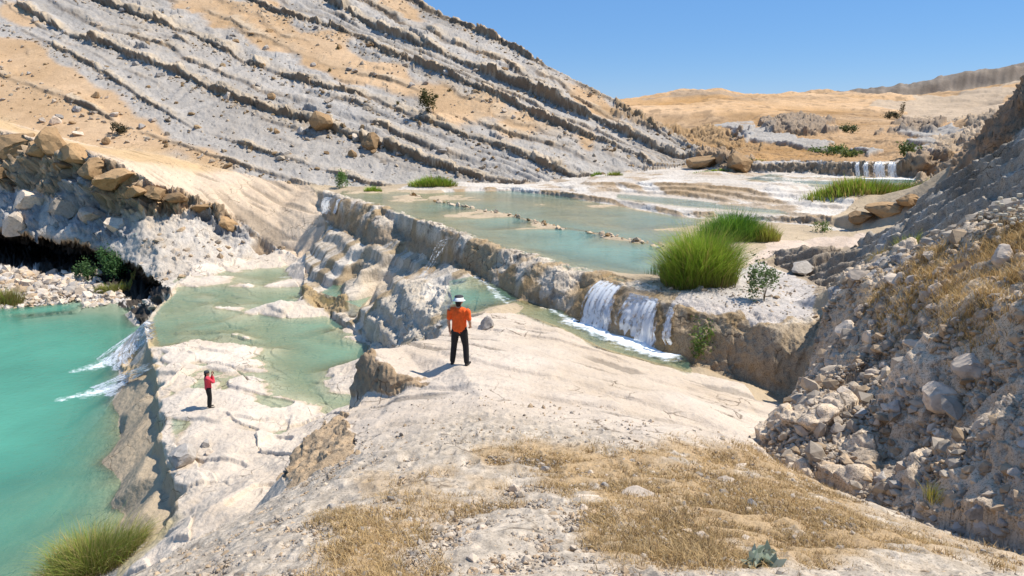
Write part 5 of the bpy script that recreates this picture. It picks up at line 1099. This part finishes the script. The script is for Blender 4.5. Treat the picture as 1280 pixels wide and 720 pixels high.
def person(label, loc, yaw, H, arms, leg_spread, shirt, sleeve, trousers, build=1.0, head_turn=0, head_tilt=0, hat=None, long_hair=False):
    root = empty('person', loc); root.rotation_euler = (0, 0, -yaw); k = H/1.75; root.scale = (k, k, k); tag(root, label, 'person')
    a, kn = leg_spread, leg_spread*.75
    pel, sp, ch_, nb, nk, hd, ht = (0, 0, .95), (0, .01, 1.13), (0, .015, 1.31), (0, -.01, 1.455), (0, 0, 1.52), (0, .02, 1.605), (0, .01, 1.675)
    legs = {s: [(s*.095, 0, .90), (s*(.09+kn*.5), .02, .50), (s*(.085+a*.62), -.035, .085)] for s in (-1, 1)}
    B_ = [[(pel, (.155*build, .12)), (sp, (.14*build, .11)), (ch_, (.165*build, .12)), (nb, (.085, .07)), (nk, (.052, .055)), (hd, (.078, .095)), (ht, (.066, .078))]]
    for s in (-1, 1):
        hp, kn_, an_ = legs[s]; toe = (an_[0]+s*.035, .15, .035)
        B_.append([(pel, (.155*build, .12)), (hp, .088), (lerp3(hp, kn_, .5), .078), (kn_, .056), (lerp3(kn_, an_, .35), .056), (an_, .036)])
        el, wr = arms[s]; shd = (s*.185*build, -.005, 1.405)
        B_.append([(ch_, (.165*build, .12)), (shd, .055), (lerp3(shd, el, .5), .047), (el, .038), (lerp3(el, wr, .35), .038), (wr, .026)])
        B_ += hand(wr, el, .6, s, (-s*.6, .6, 0) if wr[2] < 1.2 else (0, .3, 1))
    c, t_ = math.cos(head_turn), math.sin(head_turn)
    f = lambda x, y, z: (x*c+y*t_, -x*t_+y*c+.015, z)
    B_.append([(f(0, .07, 1.60), .022), (f(0, .112, 1.585), .014)]); B_.append([(f(0, .06, 1.54), .035), (f(0, .085, 1.525), .024)])
    for s in (-1, 1): B_.append([(f(s*.07, -.005, 1.60), .016), (f(s*.092, -.015, 1.605), .014)])
    body = skinned('body', B_, SKIN, root, .010)
    for s in (-1, 1): e_ = lathe('eye', [(.004, -.008), (.010, 0), (.004, .008)], EYE, body, f(s*.032, .098, 1.62), 8)
    m_ = lathe('mouth', [(.004, -.004), (.022, 0), (.004, .004)], LIP, body, f(0, .098, 1.552), 10, .4)
    T_ = [[(lerp3(pel, sp, -.05), (.172*build, .142)), (sp, (.165*build, .14)), (ch_, (.185*build, .145)), ((0, -.005, 1.43), (.11, .09))]]
    for s in (-1, 1):
        el, wr = arms[s]; shd = (s*.185*build, -.005, 1.405); e2 = lerp3(shd, el, sleeve) if sleeve <= 1 else lerp3(el, wr, sleeve-1)
        cn = [(ch_, (.185*build, .145)), (shd, .074), (lerp3(shd, el, .5), .067)]
        if sleeve > 1: cn += [(el, .056), (e2, .044)]
        else: cn += [(e2, .064)]
        T_.append(cn)
    skinned('shirt', T_, shirt, body, .012)
    P_ = []
    for s in (-1, 1):
        hp, kn_, an_ = legs[s]
        P_.append([((0, 0, 1.0), (.165*build, .135)), ((0, 0, .93), (.17*build, .135)), (hp, .108), (lerp3(hp, kn_, .5), .096), (kn_, .078), (lerp3(kn_, an_, .5), .074), (lerp3(kn_, an_, .93), .066)])
    skinned('trousers', P_, trousers, body, .012)
    for s in (-1, 1):
        an_ = legs[s][2]; skinned('shoe', [[((an_[0], an_[1]-.035, .045), .042), ((an_[0]+s*.006, an_[1]+.05, .042), .045), ((an_[0]+s*.025, an_[1]+.15, .035), .036), ((an_[0]+s*.03, an_[1]+.20, .032), .026)], [((an_[0], an_[1]-.01, .05), .045), ((an_[0], an_[1], .11), .044)]], SHOE, body, .010)
    hr = [[((0, -.03, 1.66), (.075, .07)), ((0, -.045, 1.60), (.072, .06)), ((0, -.04, 1.55), (.06, .05))]]
    if long_hair: hr[0] += [((0, -.055, 1.47), (.06, .04)), ((0, -.07, 1.38), (.05, .03))]
    skinned('hair', hr, HAIR, body, .012)
    if hat == 'brim':
        h_ = lathe('hat', [(.155, -.008), (.158, .0), (.112, .02), (.108, .075)], WHITE, body, (0, .012, 1.655), 28, 1.15, -.1)
        lathe('crown', [(.1075, .0), (.104, .03), (.085, .048), (.04, .055)], DKGREY, h_, (0, 0, .072), 24, 1.15)
    if hat == 'cap':
        h_ = lathe('cap', [(.100, -.01), (.102, .03), (.088, .075), (.05, .095)], DKGREY, body, (0, .01, 1.65), 24, 1.12)
    return root, body
mp = cast(575, 456); mp2 = cast(263, 510)
man, mb = person('man in orange shirt and white hat standing on the pale slab, seen from behind', (mp[0], mp[1], float(ground(mp[0], mp[1]))-.005), .25, 1.95,
    {-1: ((-.265, -.03, 1.13), (-.27, .05, .885)), 1: ((.285, -.04, 1.14), (.235, .15, .98))}, .16, ORANGE, .72, BLACK, 1.12, -.5, 0, 'brim')
lathe('strap', [(.006, -.10), (.012, -.05), (.014, 0), (.006, .06)], REDC, mb, (-.275, .09, .80), 8)
wom, wb = person('person in pink red top on the lower shelf with both hands raised to the face', (mp2[0], mp2[1], float(ground(mp2[0], mp2[1]))-.005), .95, 1.80,
    {-1: ((-.20, .21, 1.22), (-.075, .235, 1.50)), 1: ((.20, .21, 1.22), (.075, .235, 1.50))}, .03, PINK, 1.75, BLACK, .98, 0, 0, 'cap', True)
bm = bmesh.new(); bmesh.ops.create_cube(bm, size=1); 
for v_ in bm.verts: v_.co = Vector((v_.co.x*.15, v_.co.y*.012, v_.co.z*.075))
bmesh.ops.bevel(bm, geom=bm.edges[:], offset=.004, segments=2, affect='EDGES')
me = bpy.data.meshes.new('phone'); bm.to_mesh(me); bm.free(); me.materials.append(SHOE); ph = bpy.data.objects.new('phone', me); COLL.objects.link(ph)
c_, s_ = math.cos(.95), math.sin(.95); k_ = 1.80/1.75; ly = .285*k_
ph.location = (mp2[0]+ly*s_, mp2[1]+ly*c_, wom.location.z+1.58*k_); ph.rotation_euler = (0, 0, -.95); ph.scale = (k_, k_, k_)
tag(ph, 'dark phone held up by the person in the pink red top', 'phone')
print("people", round(time.time()-T0, 1))
# ---------------------------------------------------------------- sky, sun, camera
SUN_EL, SUN_AZ = math.radians(57), math.radians(14)     # from the right, a little beyond
sd = Vector((math.cos(SUN_EL)*math.cos(SUN_AZ), math.cos(SUN_EL)*math.sin(SUN_AZ), math.sin(SUN_EL)))
w = bpy.data.worlds.new("World"); bpy.context.scene.world = w; w.use_nodes = True
nt = w.node_tree; bg = nt.nodes['Background']
sky = nt.nodes.new('ShaderNodeTexSky'); sky.sky_type = 'NISHITA'; sky.sun_disc = False
sky.sun_elevation = SUN_EL; sky.sun_rotation = math.atan2(sd.x, sd.y); sky.altitude = 1200; sky.air_density = 1.0; sky.dust_density = 0; sky.ozone_density = 4
hs = nt.nodes.new('ShaderNodeHueSaturation'); hs.inputs['Saturation'].default_value = 1.3; nt.links.new(sky.outputs[0], hs.inputs['Color']); mxs = nt.nodes.new('ShaderNodeMix'); mxs.data_type = 'RGBA'; mxs.inputs[0].default_value = .65; nt.links.new(hs.outputs[0], mxs.inputs[6]); mxs.inputs[7].default_value = (1.45, 3.0, 6.1, 1); nt.links.new(mxs.outputs[2], bg.inputs[0]); bg.inputs[1].default_value = 0.105
sl = bpy.data.lights.new('sun', 'SUN'); sl.energy = 4.9; sl.angle = math.radians(.53); sl.color = (1, .955, .87)
so_ = bpy.data.objects.new('sun', sl); COLL.objects.link(so_); so_.rotation_euler = sd.to_track_quat('Z', 'Y').to_euler(); so_.location = (60, 20, 100)
cam = bpy.data.cameras.new('camera'); cam.sensor_width = 36; cam.lens = 36*F/1280; cam.clip_start = .1; cam.clip_end = 6000
cob = bpy.data.objects.new('camera', cam); COLL.objects.link(cob); cob.rotation_euler = (math.pi/2-PITCH, 0, 0)
sc = bpy.context.scene; sc.camera = cob
vs = sc.view_settings; vs.view_transform = 'Standard'; vs.look = 'None'; vs.gamma = 1; vs.exposure = .32; vs.use_curve_mapping = False
sc.cycles.max_bounces = 6; sc.cycles.transparent_max_bounces = 24; sc.cycles.caustics_reflective = False; sc.cycles.caustics_refractive = False
print("done", round(time.time()-T0, 1))
